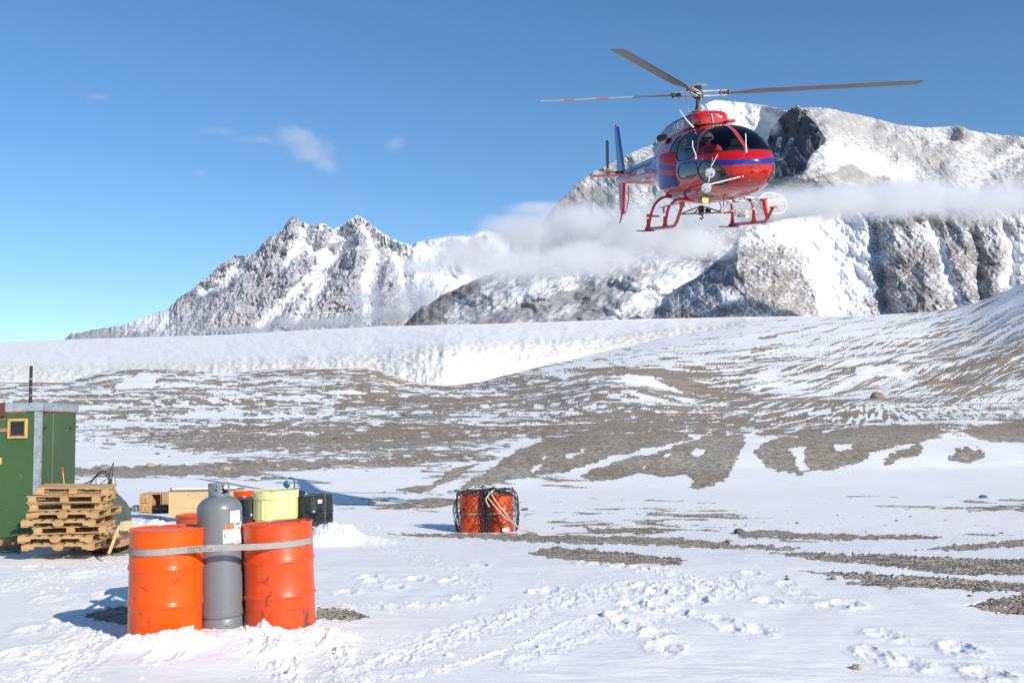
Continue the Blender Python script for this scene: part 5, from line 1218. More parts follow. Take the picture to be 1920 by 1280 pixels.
def fuselage():
    nx, nt = 330, 340
    u = np.linspace(0, 1, nx); xs = -3.0+6.03*(1-(1-u)**1.35)
    q = smooth_sec(xs); ker = np.hanning(19); ker /= ker.sum()
    for k in range(4):
        p = np.concatenate([np.full(9, q[k][0]), q[k], q[k][-1]+(q[k][-1]-q[k][-2])*np.arange(1, 10)]); q[k] = np.where(xs < 2.66, np.convolve(p, ker, 'valid'), q[k])
    zb, zw, zt, hw = q; hw = np.maximum(hw, .006)
    th = 2*math.pi*np.arange(nt)/nt; e = 2/2.45
    cy = np.sign(np.sin(th))*np.abs(np.sin(th))**e; cz = np.sign(np.cos(th))*np.abs(np.cos(th))**e
    Yc_ = hw[:, None]*cy[None]; Zc = np.where(cz[None] > 0, zw[:, None]+(zt-zw)[:, None]*cz[None], zw[:, None]+(zw-zb)[:, None]*cz[None]); Xc = xs[:, None]+0*Yc_
    V = np.stack([Xc, Yc_, Zc], -1).reshape(-1, 3); F = gridfaces(nx, nt, wrap=True, flip=True)
    C = V[F].mean(1); x, y, z = C.T; ay = np.abs(y)
    def rrect(xc, zc, a, b, xx, zz, n=4): return (np.abs((xx-xc)/a)**n+np.abs((zz-zc)/b)**n) < 1
    pill = np.interp(z, [1.5, 2.14, 2.3], [2.13, 1.74, 1.60])
    wind = (x > pill) & (z > 1.525+.02*(x-2.4)) & (ay > .05) & (z < 2.205-.05*ay) & (x > 1.50+.25*ay)
    up = rrect(1.42, 1.80, .50, .335, x+(z-1.8)*.28, z, 3.5) & (ay > .4) & (x < pill-.07)
    lo = rrect(1.60, 1.245, .50, .165, x, z, 4) & (ay > .4)
    rr_ = rrect(.62, 1.80, .20, .30, x+(z-1.8)*.1, z, 4) & (ay > .4)
    chin = ((x-2.50)/.36)**2+((z-1.10)/.245)**2+.6*((x-2.5)/.36)*((z-1.1)/.245) < 1; chin &= ay > .3
    flo = (((x-1.75)/.26)**2+((ay-.56)/.17)**2 < 1) & (z < .85)
    ws = wind & (y < 0); wp = wind & (y >= 0)
    # shell outside, dark frames round the openings
    names = [('windshield_pane', ws, 'canopy_glass'), ('windshield_pane', wp, 'canopy_glass')]
    for sgn in (-1, 1):
        m = (y*sgn > 0)
        names += [('door_window', up & m, 'door_glass'), ('lower_door_window', lo & m, 'door_glass'), ('rear_door_window', rr_ & m, 'door_glass'), ('chin_window', chin & m, 'door_glass'), ('floor_window', flo & m, 'door_glass')]
    openm = wind | up | lo | rr_ | chin | flo
    def sub(name, mask, mat, off=0.0, par=HE):
        f = F[mask]; ids, inv = np.unique(f, return_inverse=True); vv = V[ids].copy()
        if off:
            c = np.array([0, 0, 0.]); cz_ = np.interp(vv[:, 0], xs, zw); d = vv-np.stack([vv[:, 0], 0*cz_, cz_], 1); L = np.linalg.norm(d, axis=1, keepdims=True)+1e-6; vv -= d/L*off; vv[:, 0] -= off*np.clip((vv[:, 0]-2.4)/.6, 0, 1)
        return link_np(name, vv, inv.reshape(-1, 4), K[mat], par)
    body = sub('fuselage_shell', ~openm, 'heli_paint')
    sub('cabin_lining', ~openm & (x > -.6), 'cabin_dark', .022, body)
    for nm, mk_, mt in names: sub(nm, mk_, mt, .004)
    # rubber seals / rivet strips along the openings: boundary edges -> tubes
    def seal(mask, r, mat, name, par=body):
        f = F[mask]; from collections import Counter
        ed = Counter(); dirs = {}
        for a in f:
            for k in range(4):
                e_ = (int(a[k]), int(a[(k+1) % 4])); key = (min(e_), max(e_)); ed[key] += 1; dirs[key] = e_
        nxt = {}
        for key, n_ in ed.items():
            if n_ == 1: nxt.setdefault(dirs[key][0], []).append(dirs[key][1])
        loops = []; 
        while nxt:
            s0 = next(iter(nxt)); L = [s0]; c = s0
            while c in nxt:
                d = nxt[c].pop();
                if not nxt[c]: del nxt[c]
                c = d; L.append(c)
                if c == s0: break
            if len(L) > 24: loops.append(L)
        b = MB()
        for L in loops:
            P = V[L[:-1]]; n_ = len(P); k = 9; w = np.ones(k)/k
            Q = np.stack([np.convolve(np.concatenate([P[-(k//2):, j], P[:, j], P[:k//2, j]]), w, 'valid') for j in range(3)], 1)[::4]
            b.tube([tuple(p) for p in Q], r, 6, closed=True)
        return b.build(name, K[mat], par, True, 80)
    for mname, mm in (('ws', ws), ('wp', wp)): seal(mm, .012, 'black_rubber', 'windshield_seal')
    for sgn in (-1, 1):
        for mm in (up, lo, rr_, chin): seal(mm & (y*sgn > 0), .011, 'black_rubber', 'window_seal')
    # rivets round the windshield and on the centre post
    rv = MB()
    def surf(px_, py_sign_y, zz): pass
    for k in range(26):
        xx = 1.56+(2.68-1.56)*k/25; zz = np.interp(xx, xs, zt)+.002
        for s_ in (-.022, .022): rv.ball((xx, s_, zz-.001), .0055, None, 6, 4)
    rv.build('rivets', K['heli_white'], body)
    return body, xs, zb, zw, zt, hw
body, FXS, FZB, FZW, FZT, FHW = fuselage()
def hpart(b, name, mat, par=None, **k): return b.build(name, K[mat], par or HE, **k)
# door window frames (sliding vent frame inside pane) and seats, panel
for sg in (-1, 1):
    b = MB(); yy = sg*.905
    b.box((1.45, yy*.975, 1.73), (.62, .012, .025)).box((1.45, yy*.985, 1.50), (.62, .012, .022)).box((1.50, yy*.98, 1.62), (.02, .012, .24)); hpart(b, 'sliding_vent_frame', 'black_rubber')
ins = MB().box((2.28, .0, 1.30), (.30, .62, .34), bev=.05).box((2.2, .0, 1.52), (.20, .95, .14), bev=.04); hpart(ins, 'instrument_panel', 'cabin_dark')
hpart(MB().box((1.0, 0, .80), (2.0, 1.15, .05)), 'cabin_floor', 'cabin_dark'); hpart(MB().box((-.2, 0, 1.45), (.06, 1.5, 1.4), bev=.02), 'rear_bulkhead', 'cabin_dark')
for sy_ in (-.44, .44):
    b = MB().box((1.30, sy_, 1.05), (.46, .46, .14), bev=.04).box((1.05, sy_, 1.42), (.12, .46, .70), TR((0, 0, 0)), .04).box((1.04, sy_, 1.86), (.10, .26, .18), bev=.03).box((1.28, sy_, .88), (.3, .3, .26), bev=.02); hpart(b, 'seat', 'seat_dark')
# ---- cowling, intake, exhaust, boom
def loft(rows, n=40, expo=2.6):
    """rows: (x, yc, zc, hy, hz)"""
    vs = []; e = 2/expo
    for x, yc, zc, hy, hz in rows:
        for k in range(n):
            a = 2*math.pi*k/n; s_, c = math.sin(a), math.cos(a)
            vs.append((x, yc+hy*math.copysign(abs(s_)**e, s_), zc+hz*math.copysign(abs(c)**e, c)))
    m = len(rows); fs = [(r*n+i, r*n+(i+1) % n, (r+1)*n+(i+1) % n, (r+1)*n+i) for r in range(m-1) for i in range(n)]
    return MB().add(vs, fs+[tuple(range(n-1, -1, -1)), tuple((m-1)*n+i for i in range(n))])
cw = hpart(loft([(.62, 0, 2.42, .435, .19), (.55, 0, 2.42, .455, .205), (.1, 0, 2.42, .465, .22), (-.6, 0, 2.41, .46, .225), (-1.2, 0, 2.36, .44, .24), (-1.9, 0, 2.25, .38, .24), (-2.6, 0, 2.07, .28, .17), (-2.9, 0, 1.98, .2, .08)], expo=4), 'engine_cowling', 'plum_paint')
hpart(loft([(.96, .0, 2.36, .20, .09), (.93, 0, 2.40, .30, .14), (.84, 0, 2.43, .37, .175), (.70, 0, 2.44, .405, .20), (.622, 0, 2.44, .42, .21), (.3, 0, 2.45, .40, .21)], expo=3.2), 'gearbox_fairing', 'heli_red')
hpart(MB().box((.90, -.06, 2.47), (.10, .24, .10), bev=.015), 'air_intake', 'print_black', cw)
hpart(MB().box((1.02, .34, 2.335), (.34, .18, .07), bev=.015), 'roof_vent', 'heli_red'); hpart(MB().prism([(1.02, -.42), (1.02, .2), (.80, .35), (.7, -.5)], 2.30, 2.325), 'roof_panel', 'black_rubber')
ex = MB().tube([(-1.0, -.30, 2.30), (-1.2, -.40, 2.30), (-1.38, -.47, 2.29), (-1.5, -.50, 2.29)], [.06, .07, .075, .08], 20); hpart(ex, 'exhaust_pipe', 'soot_black')
M = Matrix(((0.995, 0, 0, -.50), (0, 0, -1, -.466), (0, 1, 0, 2.325), (0, 0, 0, 1)))
text_part('N4030', .285, K['heli_white'], cw, M @ Matrix.Diagonal((1.02, 1.0, 1, 1)), shear=.22, spacing=.95, depth=.003)
def boom_paint():
    N = NT('boom_paint'); v = N.coord('Object'); sp = N.n('SeparateXYZ', i_Vector=v); x, z = sp.outputs[0], sp.outputs[2]
    k = N.math('ADD', 1.76, N.math('MULTIPLY', N.math('ADD', x, 3.0), .015)); m = N.math('GREATER_THAN', z, k)
    m2 = N.math('LESS_THAN', N.math('ABSOLUTE', N.math('SUBTRACT', z, N.math('ADD', 1.60, N.math('MULTIPLY', N.math('ADD', x, 3.0), .0)))), .03)
    N.bsdf(Base_Color=N.mix(m, (.34, .06, .05, 1), (.012, .045, .20, 1)), Roughness=.25, Coat_Weight=.4); return N.m
K['boom_paint'] = boom_paint()
bm_ = hpart(loft([(-2.9, 0, 1.575, .31, .385), (-3.4, 0, 1.59, .27, .345), (-4.4, 0, 1.61, .215, .27), (-5.6, 0, 1.64, .165, .195), (-6.6, 0, 1.66, .125, .135), (-7.15, 0, 1.66, .10, .11), (-7.3, 0, 1.66, .05, .06)], expo=2.2), 'tail_boom', 'boom_paint')
hpart(loft([(-2.8, 0, 1.97, .13, .06), (-3.2, 0, 1.96, .10, .07), (-6.2, 0, 1.86, .08, .06), (-6.6, 0, 1.82, .05, .03)], expo=2.6), 'drive_shaft_cover', 'heli_blue', bm_)
for wd, zz, sz, x0 in (('NATIONAL', 1.60, .20, -4.35), ('Science', 1.38, .20, -4.0)):
    M = Matrix(((.995, .0, .10, x0), (-.085, 0, -.99, -.262), (0, 1, 0, zz), (0, 0, 0, 1)))
    text_part(wd, sz, K['heli_white'], bm_, M, shear=.3, depth=.004)
def fin(pts, th, name, mat, par=None):
    """pts in (x, z): LE/TE polygon; thin aerofoil plate in XZ"""
    n = len(pts); cxx = sum(p[0] for p in pts)/n; czz = sum(p[1] for p in pts)/n
    vs = [(p[0], -th, p[1]) for p in [((q[0]-cxx)*.72+cxx, (q[1]-czz)*.97+czz) for q in pts]]+[(p[0], 0, p[1]) for p in pts]+[(p[0], th, p[1]) for p in [((q[0]-cxx)*.72+cxx, (q[1]-czz)*.97+czz) for q in pts]]
    fs = [tuple(range(n-1, -1, -1)), tuple(2*n+i for i in range(n))]+[(k*n+i, k*n+(i+1) % n, (k+1)*n+(i+1) % n, (k+1)*n+i) for k in (0, 1) for i in range(n)]
    return hpart(MB().add(vs, fs), name, mat, par, ang=20)
fu = fin([(-6.35, 1.78), (-7.12, 3.30), (-7.42, 3.28), (-7.20, 1.78)], .045, 'upper_fin', 'heli_blue')
hpart(MB().ball((-7.28, 0, 3.33), (.07, .03, .05)), 'beacon', 'label_red', fu)
fb = MB()
for k in range(14): zz = 1.95+k*.095; fb.box((-7.22-(zz-1.85)*.10, -.002, zz), (.20, .06, .012))
hpart(fb, 'fin_ribs', 'galvanised', fu)
lf = fin([(-6.45, 1.58), (-6.82, .66), (-7.08, .62), (-7.20, 1.58)], .045, 'lower_fin', 'gear_red')
hpart(MB().tube(spl([(-6.15, 0, 1.45), (-6.2, 0, 1.1), (-6.45, 0, .75), (-6.75, 0, .62), (-6.95, 0, .66)]), .018, 8), 'tail_guard', 'gear_red', lf)
hpart(MB().tube([(-6.95, 0, .66), (-7.1, 0, .5), (-7.3, 0, .36)], [.03, .03, .02], 8), 'tail_skid', 'gear_red', lf)
st = loft([(0, 0, 0, .02, .01), (.0, 0, 0, .0, .0)])
vs = []; prof = [(-5.25, 0), (-5.32, .03), (-5.5, .035), (-5.75, .008), (-5.75, -.008), (-5.5, -.03), (-5.32, -.03)]
for yy in (-1.27, -1.25, 1.25, 1.27):
    s_ = .8 if abs(yy) > 1.26 else 1
    vs += [((p[0]+5.5)*s_-5.5, yy, 1.70+p[1]*s_) for p in prof]
n = len(prof); hpart(MB().add(vs, [tuple(range(n)), tuple(3*n+i for i in range(n-1, -1, -1))]+[(k*n+i, (k+1)*n+i, (k+1)*n+(i+1) % n, k*n+(i+1) % n) for k in range(3) for i in range(n)]), 'stabilizer', 'heli_red', ang=30)
# tail rotor
tr = hpart(MB().cyl((-6.85, -.08, 1.88), (-6.85, -.40, 1.92), .03, 12).cyl((-6.85, -.36, 1.92), (-6.85, -.48, 1.93), .07, 12).cyl((-6.6, -.1, 1.83), (-6.95, -.1, 1.88), .07, 12), 'tail_rotor_hub', 'dark_steel')
for s_ in (1, -1):
    a = R(84)
    b = MB(); dx, dz = math.cos(a)*s_, math.sin(a)*s_
    pts = []
    for r_, w in ((.08, .05), (.2, .055), (.3, .085), (.88, .085), (.93, .06)):
        for sg, yy in ((-1, .012), (1, -.012)): pts.append((-6.85+dx*r_-dz*w*sg, -.44-sg*.02, 1.93+dz*r_+dx*w*sg))
    vs = []
    for k in range(0, len(pts), 2): p, q_ = Vector(pts[k]), Vector(pts[k+1]); vs += [p, q_, q_+Vector((0, .012, 0)), p+Vector((0, .012, 0))]
    m = len(vs)//4; hpart(b.add(vs, [(0, 1, 2, 3), tuple(4*m-4+i for i in (3, 2, 1, 0))]+[(4*k+i, 4*k+4+i, 4*k+4+(i+1) % 4, 4*k+(i+1) % 4) for k in range(m-1) for i in range(4)]), 'tail_rotor_blade', 'dark_steel', tr, smooth=False)
# ---- side pods (locker bulges)
def pod_mat():
    N = NT('pod_paint'); v = N.coord('Object'); sp = N.n('SeparateXYZ', i_Vector=v); x, z = sp.outputs[0], sp.outputs[2]
    w = N.math('ADD', z, N.math('MULTIPLY', x, .16))
    a = N.math('LESS_THAN', N.math('ABSOLUTE', N.math('SUBTRACT', w, 1.50)), .055); b = N.math('LESS_THAN', w, 1.34)
    c = N.mix(N.math('MAXIMUM', a, b), (.42, .010, .010, 1), (.012, .03, .22, 1))
    N.bsdf(Base_Color=c, Roughness=.3, Coat_Weight=.3); return N.m
K['pod_paint'] = pod_mat()
for sg in (-1, 1):
    rows = []
    P0 = [(.98, .86), (.90, .95), (.62, 1.075), (.38, 1.12), (.12, 1.08), (-.25, .93), (-.7, .75), (-.8, .55), (.9, .55)]
    vs = []; lv = [(.93, .86), (.945, .95), (.99, .99), (1.2, 1.0), (1.45, 1.0), (1.66, .985), (1.72, .95), (1.74, .85)]
    for zz, s_ in lv:
        for x, y in P0: vs.append(((x+.1)*(.9+.1*s_)*s_-.1 if s_ < .99 else x, sg*(.60+(y-.60)*s_), zz))
    n = len(P0); m = len(lv)
    hpart(MB().add(vs, [tuple(range(n)), tuple((m-1)*n+i for i in range(n-1, -1, -1))]+[(k*n+i, (k+1)*n+i, (k+1)*n+(i+1) % n, k*n+(i+1) % n) for k in range(m-1) for i in range(n)]), 'side_locker', 'pod_paint', ang=50)
# ---- main rotor
HUB = Vector((0, 0, 3.12))
TIPS = [Vector((4.34, -3.12, .21)), Vector((.60, 5.32, .03)), Vector((-4.44, -2.92, .60))]
mast = MB().lathe([(.20, 2.58), (.22, 2.62), (.20, 2.66), (.13, 2.68), (.10, 2.74), (.065, 2.84), (.055, 2.96), (.06, 3.0), (.075, 3.02), (.075, 3.10)], 28); mast = hpart(mast, 'rotor_mast', 'dark_steel')
hpart(MB().lathe([(.23, 2.62), (.235, 2.64), (.235, 2.655), (.18, 2.67)], 28).lathe([(.17, 2.71), (.18, 2.72), (.18, 2.74), (.10, 2.75)], 28), 'swashplate', 'steel', mast)
hubb = MB().lathe([(.001, 3.02), (.11, 3.03), (.13, 3.08), (.12, 3.16), (.085, 3.20), (.085, 3.30), (.001, 3.30)], 28, cap=False); hubb = hpart(hubb, 'rotor_hub', 'dark_steel')
hpart(MB().lathe([(.001, 3.30), (.215, 3.30), (.225, 3.31), (.20, 3.325), (.05, 3.345), (.001, 3.348)], 32, cap=False), 'hub_cap', 'aluminium', hubb)
for k, T_ in enumerate(TIPS):
    d = T_.normalized(); up = Vector((0, 0, 1)); side = up.cross(d).normalized(); nrm = d.cross(side)
    pit = R(9); side, nrm = side*math.cos(pit)-nrm*math.sin(pit), nrm*math.cos(pit)+side*math.sin(pit)   # leading edge up
    def Pn(r, c, h): return HUB+d*r+side*c+nrm*h
    st_ = [(.62, .06, .03, 0), (.95, .055, .03, 0), (1.25, .14, .024, -.03), (1.5, .17, .022, -.035), (4.9, .17, .018, -.035), (5.25, .165, .014, -.035), (5.35, .10, .006, -.04)]
    aer = [(1, 0), (.8, .75), (.3, 1.0), (-.4, .6), (-1, .05), (-1, -.05), (-.4, -.45), (.3, -.7), (.8, -.6)]
    vs = []; cuts = []
    dens = []
    for i in range(len(st_)-1):
        a, b2 = st_[i], st_[i+1]; q_ = 1 if (b2[0]-a[0]) < 1 else 10
        for t in range(q_): dens.append(tuple(a[j]+(b2[j]-a[j])*t/q_ for j in range(4)))
    dens.append(st_[-1])
    for r_, w, h, off in dens:
        droop = .0
        for c, hh in aer: vs.append(Pn(r_, off+c*w, hh*h+droop))
    n = len(aer); m = len(dens)
    fs = [tuple(range(n)), tuple((m-1)*n+i for i in range(n-1, -1, -1))]+[(j*n+i, (j+1)*n+i, (j+1)*n+(i+1) % n, j*n+(i+1) % n) for j in range(m-1) for i in range(n)]
    bl = hpart(MB().add(vs, fs), 'rotor_blade', 'blade_grey', None, ang=40)
    bl['label'] = ['rotor blade reaching towards the camera', 'rotor blade reaching to the right', 'rotor blade with light and red bands reaching to the left'][k]
    if k == 2:
        for r0, r1, mt in ((1.9, 2.7, 'blade_light'), (2.7, 3.15, 'blade_band'), (3.15, 3.9, 'blade_light'), (3.9, 4.3, 'blade_band'), (4.3, 5.2, 'blade_light')):
            vs = []
            for r_ in (r0, r1):
                for c, hh in aer: vs.append(Pn(r_, -.035+c*.173, hh*.026))
            hpart(MB().add(vs, [(i, n+i, n+(i+1) % n, (i+1) % n) for i in range(n)]), 'paint_band', mt, bl, ang=40)
    arm = MB()
    for h in (.055, -.055): arm.tube([Pn(.08, 0, h), Pn(.35, .0, h*1.1), Pn(.62, 0, h), Pn(.75, 0, h*.9)], [.032, .022, .022, .02], 8, flat=1.6)
    arm = hpart(arm, 'hub_arm', 'aluminium', hubb)
    cuff = MB().cyl(Pn(.54, .0, .075), Pn(.54, 0, -.075), .035, 12).cyl(Pn(.72, .04, .06), Pn(.72, .04, -.06), .022, 10).cyl(Pn(.72, -.04, .06), Pn(.72, -.04, -.06), .022, 10).tube([Pn(.54, 0, 0), Pn(.73, 0, 0)], [.03, .055], 10); hpart(cuff, 'blade_cuff', 'dark_steel', hubb)
    hpart(MB().tube([tuple(Vector((0, 0, 2.72))+Vector((d.x, d.y, 0)).normalized()*.20+side*.10), tuple(Pn(.26, .16, -.03)), tuple(Pn(.32, .06, -.02))], .012, 8), 'pitch_link', 'steel', hubb)
# ---- landing gear
for sg, sd in ((-1, 'starboard'), (1, 'port')):
    y = sg*1.08
    if sg < 0: sp_ = [(-1.0, y, .05), (.0, y, .05), (1.0, y, .05), (1.2, y, .08), (1.35, y, .17), (1.72, y, .48)]
    else: sp_ = [(-1.0, y, .05), (.0, y, .05), (1.0, y, .05), (1.15, y, .07), (1.28, y, .14), (1.55, y, .34)]
    sk2 = hpart(MB().tube(sp_, .037, 12), 'skid', 'gear_red')
    hpart(MB().prism([(-1.45, -.10), (-1.3, -.17), (-.75, -.15), (-.55, -.05), (-.55, .05), (-.75, .15), (-1.3, .17), (-1.45, .10)], -.035, -.015, TR((.0, y, .0)) @ ROT(R(2), 'Y')), 'bear_paw', 'dark_steel', sk2, smooth=False)
    if sg < 0: hpart(MB().box((1.02, y, .50), (1.40, .13, .022), ROT(R(-2), 'Y'), .006).box((1.72, y, .50), (.05, .12, .10), bev=.01).box((.42, y, .44), (.10, .02, .12)), 'boarding_step', 'gear_red', sk2)
    else: hpart(MB().tube([(1.28, y, .10), (1.14, y, .38), (1.10, y, .56)], [.042, .048, .045], 8).box((1.08, y, .565), (.16, .13, .05), bev=.006), 'boarding_step', 'gear_red', sk2)
    if sg > 0: hpart(MB().box((1.60, y, .36), (.16, .12, .03), bev=.006), 'toe_plate', 'gear_red', sk2)
    hpart(MB().cyl((-.75, y*.995, .36), (-.72, y-.0-sg*.26, .34), .022, 10).cyl((-.74, y, .33), (-.74, y, .41), .062, 12), 'ground_handling_lug', 'gear_red', sk2)
for nm, x, yz in (('front', .62, [(0, .62), (.35, .62), (.62, .66), (.82, .66), (.97, .55), (1.04, .40), (1.08, .08)]), ('rear', -.62, [(0, .74), (.35, .76), (.60, .80), (.80, .76), (.96, .62), (1.03, .42), (1.08, .08)])):
    half = [(x+(-.14 if nm == 'front' else -.22)*(1-min(1, zz/.6))*1.0, yy, zz) for yy, zz in yz]
    pts = [(a, -b2, c) for a, b2, c in half[::-1]]+[p for p in half[1:]]
    ct = hpart(MB().tube(spl(pts, 5), .033, 12), 'cross_tube', 'gear_red')
    for s_ in (-1, 1):
        e_ = half[-1]; hpart(MB().tube([(e_[0], s_*e_[1], .30), (e_[0], s_*e_[1], .16), (e_[0]-.02, s_*e_[1], .05)], [.038, .045, .075], 12), 'shoe', 'gear_red', ct)
        if s_ > 0:
            for q in (2, 4, 5): a = Vector(half[q]); c2 = Vector(half[q+1]); hpart(MB().tube([a, a+(c2-a)*.12], .047, 10), 'clamp', 'heli_white', ct)
# ---- cargo basket on the port side
bk = empty('cargo_basket', (0, 0, 0)); bk.parent = HE
def lens(x, s_=1.0, n=28):
    P = []
    for k in range(n):
        a = 2*math.pi*k/n; c, s2 = math.cos(a), math.sin(a)
        yy = 1.31+.325*s_*c; w = .235*s_*math.copysign(abs(s2)**.9, s2)
        zz = .46+w+(.06*(-c)); P.append((x, yy, zz))
    return P
fr = MB().tube(lens(1.05), .014, 8, closed=True).tube(lens(-.95, .95), .014, 8, closed=True)
for a in range(0, 28, 4):
    A_, B_ = lens(1.05)[a], lens(-.95, .95)[a]; fr.cyl(A_, B_, .009, 6)
fr.box((1.055, 1.31, .53), (.012, .62, .035)).build('basket_frame', K['mesh_white'], bk)
wr = MB()
for k in range(1, 18):
    yy = 1.31-.325+.65*k/18; c = (yy-1.31)/.325; h = .235*(1-c*c)**.45
    wr.cyl((1.05, yy, .46-h-.06*c), (1.05, yy, .46+h-.06*c), .0048, 4)
for k in range(1, 15):
    zz = .46-.235+.47*k/15; h = .325*max(0, 1-((zz-.46)/.235)**2)**.55; wr.cyl((1.05, 1.31-h, zz+.03), (1.05, 1.31+h, zz-.03), .0048, 4)
for k in range(26):
    x = -.9+1.9*k/26; L = lens(x, .97); wr.tube([L[i % 28] for i in range(12, 29)], .0048, 4)
for i in range(13, 28): wr.cyl(lens(1.05)[i], lens(-.95, .95)[i], .0048, 4)
wr.build('wire_mesh', K['mesh_white'], bk, False)
tb = MB()
for x in (.7, -.6): tb.cyl((x, .80, .64), (x, 1.30, .60), .022, 8).cyl((x, .95, .60), (x+.12, 1.25, .26), .016, 8)
tb.build('basket_mount', K['aluminium'], bk); MB().prism([(-.85, .22), (-.3, .20), (-.35, .38), (-.75, .42)], 1.22, 1.30, ROT(R(90), 'X') @ Matrix.Diagonal((1, 1, -1, 1))).build('stowed_bag', K['label_white'], bk)
# ---- under-belly cargo swing
sw = MB()
F4 = [(.45, -.48, .58), (.45, .48, .58), (-.75, -.48, .62), (-.75, .48, .62)]; J = [(.42, -.35, .33), (.42, .35, .33), (-.55, -.35, .36), (-.55, .35, .36)]
for a, b2 in ((J[0], J[1]), (J[2], J[3]), (J[0], J[2]), (J[1], J[3]), (J[0], (-.05, 0, .52)), (J[1], (-.05, 0, .52)), (J[2], (-.05, 0, .52)), (J[3], (-.05, 0, .52))): sw.cyl(a, b2, .018, 8)
for a, b2 in zip(F4, J): sw.cyl(a, b2, .006, 6)
sw = hpart(sw, 'cargo_swing', 'tan_metal'); hpart(MB().box((-.05, 0, .40), (.14, .10, .20), bev=.02).tube([(-.05, 0, .32), (-.05, .04, .24), (-.05, .0, .20), (-.05, -.04, .24)], .018, 8).ball((-.02, .16, .40), .07), 'cargo_hook', 'soot_black', sw)
hpart(MB().tube(spl([(.35, .30, .60), (.37, .34, .45), (.35, .30, .36), (.30, .36, .34)]), .012, 6), 'electrical_cable', 'black_rubber', sw)
# ---- lamps, mirrors, aerials
for y, lit in ((-.40, True), (.34, False)):
    l = hpart(MB().tube([(1.16, y, .60), (1.28, y, .605), (1.33, y, .60)], [.07, .09, .092], 20), 'landing_light', 'gear_red')
    M = TR((1.331, y, .60)) @ ROT(R(90), 'Y') @ ROT(R(0), 'X')
    MB().lathe([(.0005, .016), (.04, .012), (.070, .002), (.074, 0)], 24, M, cap=False).build('lens', K['lamp_lit'] if lit else K['mirror'], l)
for (a, c) in (((2.60, -.68, 1.42), (2.93, -.87, 1.08)), ((2.6, -.60, .93), (2.9, -.95, .78))):
    a = Vector(a); c = Vector(c); m = hpart(MB().cyl(a, c, .011, 8), 'mirror_arm', 'steel')
    Mx = TR(c) @ Vector((.93, -.30, -.2)).to_track_quat('Z', 'Y').to_matrix().to_4x4()
    MB().lathe([(.0005, -.05), (.06, -.035), (.098, -.005), (.104, .0)], 28, Mx, cap=False).build('mirror_housing', K['heli_white'], m)
    MB().lathe([(.0005, .018), (.05, .012), (.097, .0015)], 28, Mx, cap=False).build('mirror_glass', K['mirror'], m)
hpart(MB().tube([(2.56, -.52, 1.53), (2.93, -.84, 1.22), (2.93, -.93, .80), (2.93, -.95, .72)], .007, 6), 'mirror_strut', 'heli_white')
hpart(MB().cyl((2.98, -.25, .97), (2.98, -.93, .84), .013, 8).ball((3.0, -.2, .975), .02), 'mirror_bar', 'heli_white')
hpart(MB().tube([(2.85, -.045, 1.46), (2.86, -.05, 1.56), (2.92, -.075, 1.86)], [.03, .014, .010], 8).lathe([(.05, 0), (.03, .02), (.02, .03)], 12, TR((2.83, -.045, 1.45))), 'whip_aerial', 'heli_white')
hpart(MB().cyl((2.98, -.14, 1.13), (3.42, .70, 1.36), .0045, 6).ball((3.0, -.14, 1.13), .014), 'pitot_boom', 'dark_steel')
hpart(MB().tube([(.95, -.48, 2.24), (.85, -.60, 2.42), (.75, -.72, 2.66)], [.022, .014, .008], 6), 'roof_aerial', 'heli_white'); hpart(MB().cyl((.98, -.02, 2.30), (.97, -.05, 2.52), .010, 6), 'roof_aerial', 'heli_white')
hpart(MB().tube([(2.16, -.88, 1.50), (2.10, -.93, 1.70), (2.02, -.90, 1.84)], .010, 6).ball((2.18, -.90, 1.46), (.04, .02, .04)), 'air_probe', 'heli_white')
hpart(MB().ball((2.93, -.02, .93), (.02, .02, .05)), 'temperature_probe', 'heli_white'); hpart(MB().cyl((1.4, .0, .55), (1.36, 0, .42), .012, 6), 'belly_aerial', 'gear_red')
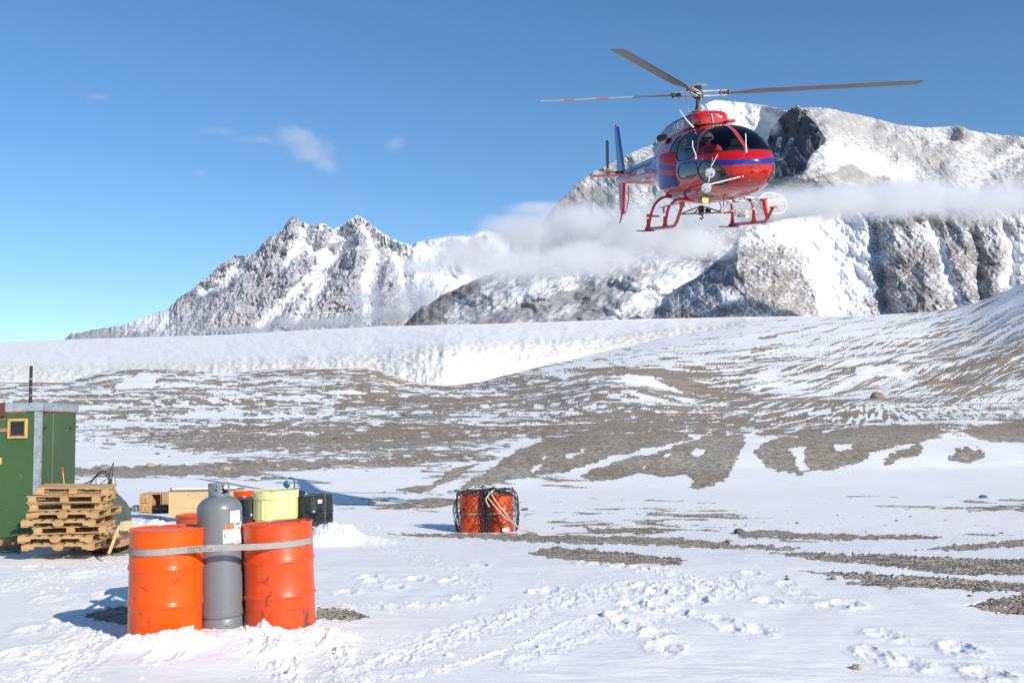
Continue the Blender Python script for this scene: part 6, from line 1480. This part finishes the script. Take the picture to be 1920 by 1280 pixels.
# ================================================================== PILOT
def pilot():
    Vt = []; E = []; Rr = []
    def v(p, r, par=None):
        Vt.append(p); Rr.append(r)
        if par is not None: E.append((par, len(Vt)-1))
        return len(Vt)-1
    pel = v((0, 0, .10), (.15, .13)); ab = v((.02, -.01, .25), (.15, .125), pel); ch = v((.03, -.03, .42), (.17, .14), ab); ut = v((.05, -.05, .53), (.13, .11), ch); nk = v((.07, -.06, .60), (.055, .06), ut); h1 = v((.09, -.07, .69), (.075, .09), nk); h2 = v((.10, -.075, .77), (.075, .09), h1)
    for s_ in (-1, 1):
        sh = v((.05, -.05+s_*.18, .50), (.075, .075), ut); el = v((.16, -.03+s_*.25, .26), (.05, .05), sh); wr_ = v((.40, s_*.20-.02, .22), (.032, .032), el); pm = v((.47, s_*.18-.02, .23), (.036, .022), wr_)
        for q in range(4):
            f1 = v((.515, s_*.18-.045+q*.018, .235), (.009, .009), pm); f2 = v((.54+.004*(q % 2), s_*.18-.045+q*.018, .215), (.008, .008), f1); v((.532, s_*.18-.043+q*.017, .190), (.007, .007), f2)
        t1 = v((.475, s_*.18-.02-s_*.035, .235), (.010, .010), pm); v((.50, s_*.18-.02-s_*.045, .225), (.008, .008), t1)
        hip = v((.06, s_*.10, .08), (.095, .09), pel); kn = v((.46, s_*.13, .12), (.06, .06), hip); an = v((.60, s_*.13, -.26), (.045, .045), kn); v((.72, s_*.13, -.30), (.035, .045), an)
    me = bpy.data.meshes.new('person'); me.from_pydata(Vt, E, []); o = bpy.data.objects.new('person', me); COL.objects.link(o)
    sm = o.modifiers.new('s', 'SKIN'); o.modifiers.new('u', 'SUBSURF').levels = 2; o.modifiers['u'].render_levels = 2
    for i, sv in enumerate(me.skin_vertices[0].data): sv.radius = Rr[i]; sv.use_root = (i == 0)
    dg = bpy.context.evaluated_depsgraph_get(); dg.update(); m2 = bpy.data.meshes.new_from_object(o.evaluated_get(dg)); o.modifiers.clear(); o.data = m2; bpy.data.meshes.remove(me); m2.name = 'person'
    m2.materials.clear()
    for k in ('jacket_red', 'trousers', 'skin'): m2.materials.append(K[k])
    for p in m2.polygons:
        c = p.center; p.use_smooth = True
        p.material_index = 2 if (c.z > .60 or c.x > .42 and c.z > .15 and abs(c.y) < .3 and c.z < .3 and c.x < .6 and abs(abs(c.y)-.18) < .09 and c.z > .18) else (1 if c.z < .16 else 0)
    hc = Vector((.10, -.075, .745))
    hel = MB().lathe([(.0005, .150), (.05, .143), (.095, .118), (.125, .075), (.137, .02), (.134, -.03), (.120, -.065), (.112, -.07)], 28, TR(hc+Vector((-.015, 0, .0))) @ Matrix.Diagonal((1.08, .92, 1, 1)), cap=False).build('helmet', K['helmet_white'], o)
    MB().lathe([(.130, -.050), (.141, -.030), (.142, -.005)], 16, TR(hc+Vector((-.008, 0, .0))) @ Matrix.Diagonal((1.08, .92, 1, 1)), a0=R(-62), a1=R(62), cap=False).build('visor', K['visor'], hel)
    for s_ in (-1, 1): MB().lathe([(.0005, .03), (.04, .028), (.045, 0), (.045, -.02)], 14, TR(hc+Vector((-.02, s_*.115, -.03))) @ ROT(R(-90*s_), 'X'), cap=False).build('ear_cup', K['helmet_white'], hel)
    MB().tube([tuple(hc+Vector((.02, -.12, -.06))), tuple(hc+Vector((.11, -.07, -.09))), tuple(hc+Vector((.125, -.01, -.085)))], .007, 6).build('microphone', K['visor'], hel)
    # face: eyes, nose, mouth, brows
    fc = MB().ball((hc.x+.088, hc.y, hc.z-.035), (.016, .014, .022), None, 10, 6).build('nose', K['skin'], o)
    for s_ in (-1, 1): MB().ball((hc.x+.075, hc.y+s_*.032, hc.z-.012), (.010, .014, .009), None, 8, 6).build('eye', K['label_white'], o)
    MB().ball((hc.x+.072, hc.y, hc.z-.070), (.010, .026, .007), None, 8, 6).build('mouth', K['jacket_red'], o)
    MB().box((.20, -.02, .40), (.02, .34, .05), ROT(R(0), 'Y')).build('harness', K['black_rubber'], o)
    loc = HM @ Vector((1.52, -.25, 1.205)); o.matrix_world = Matrix.Translation(loc) @ HM.to_3x3().to_4x4() @ ROT(R(-28), 'Z') @ ROT(R(3), 'X')
    o.name = 'person'
    return tag(o, 'pilot in a red jacket and white helmet leaning to the side window', 'person')
pilot()
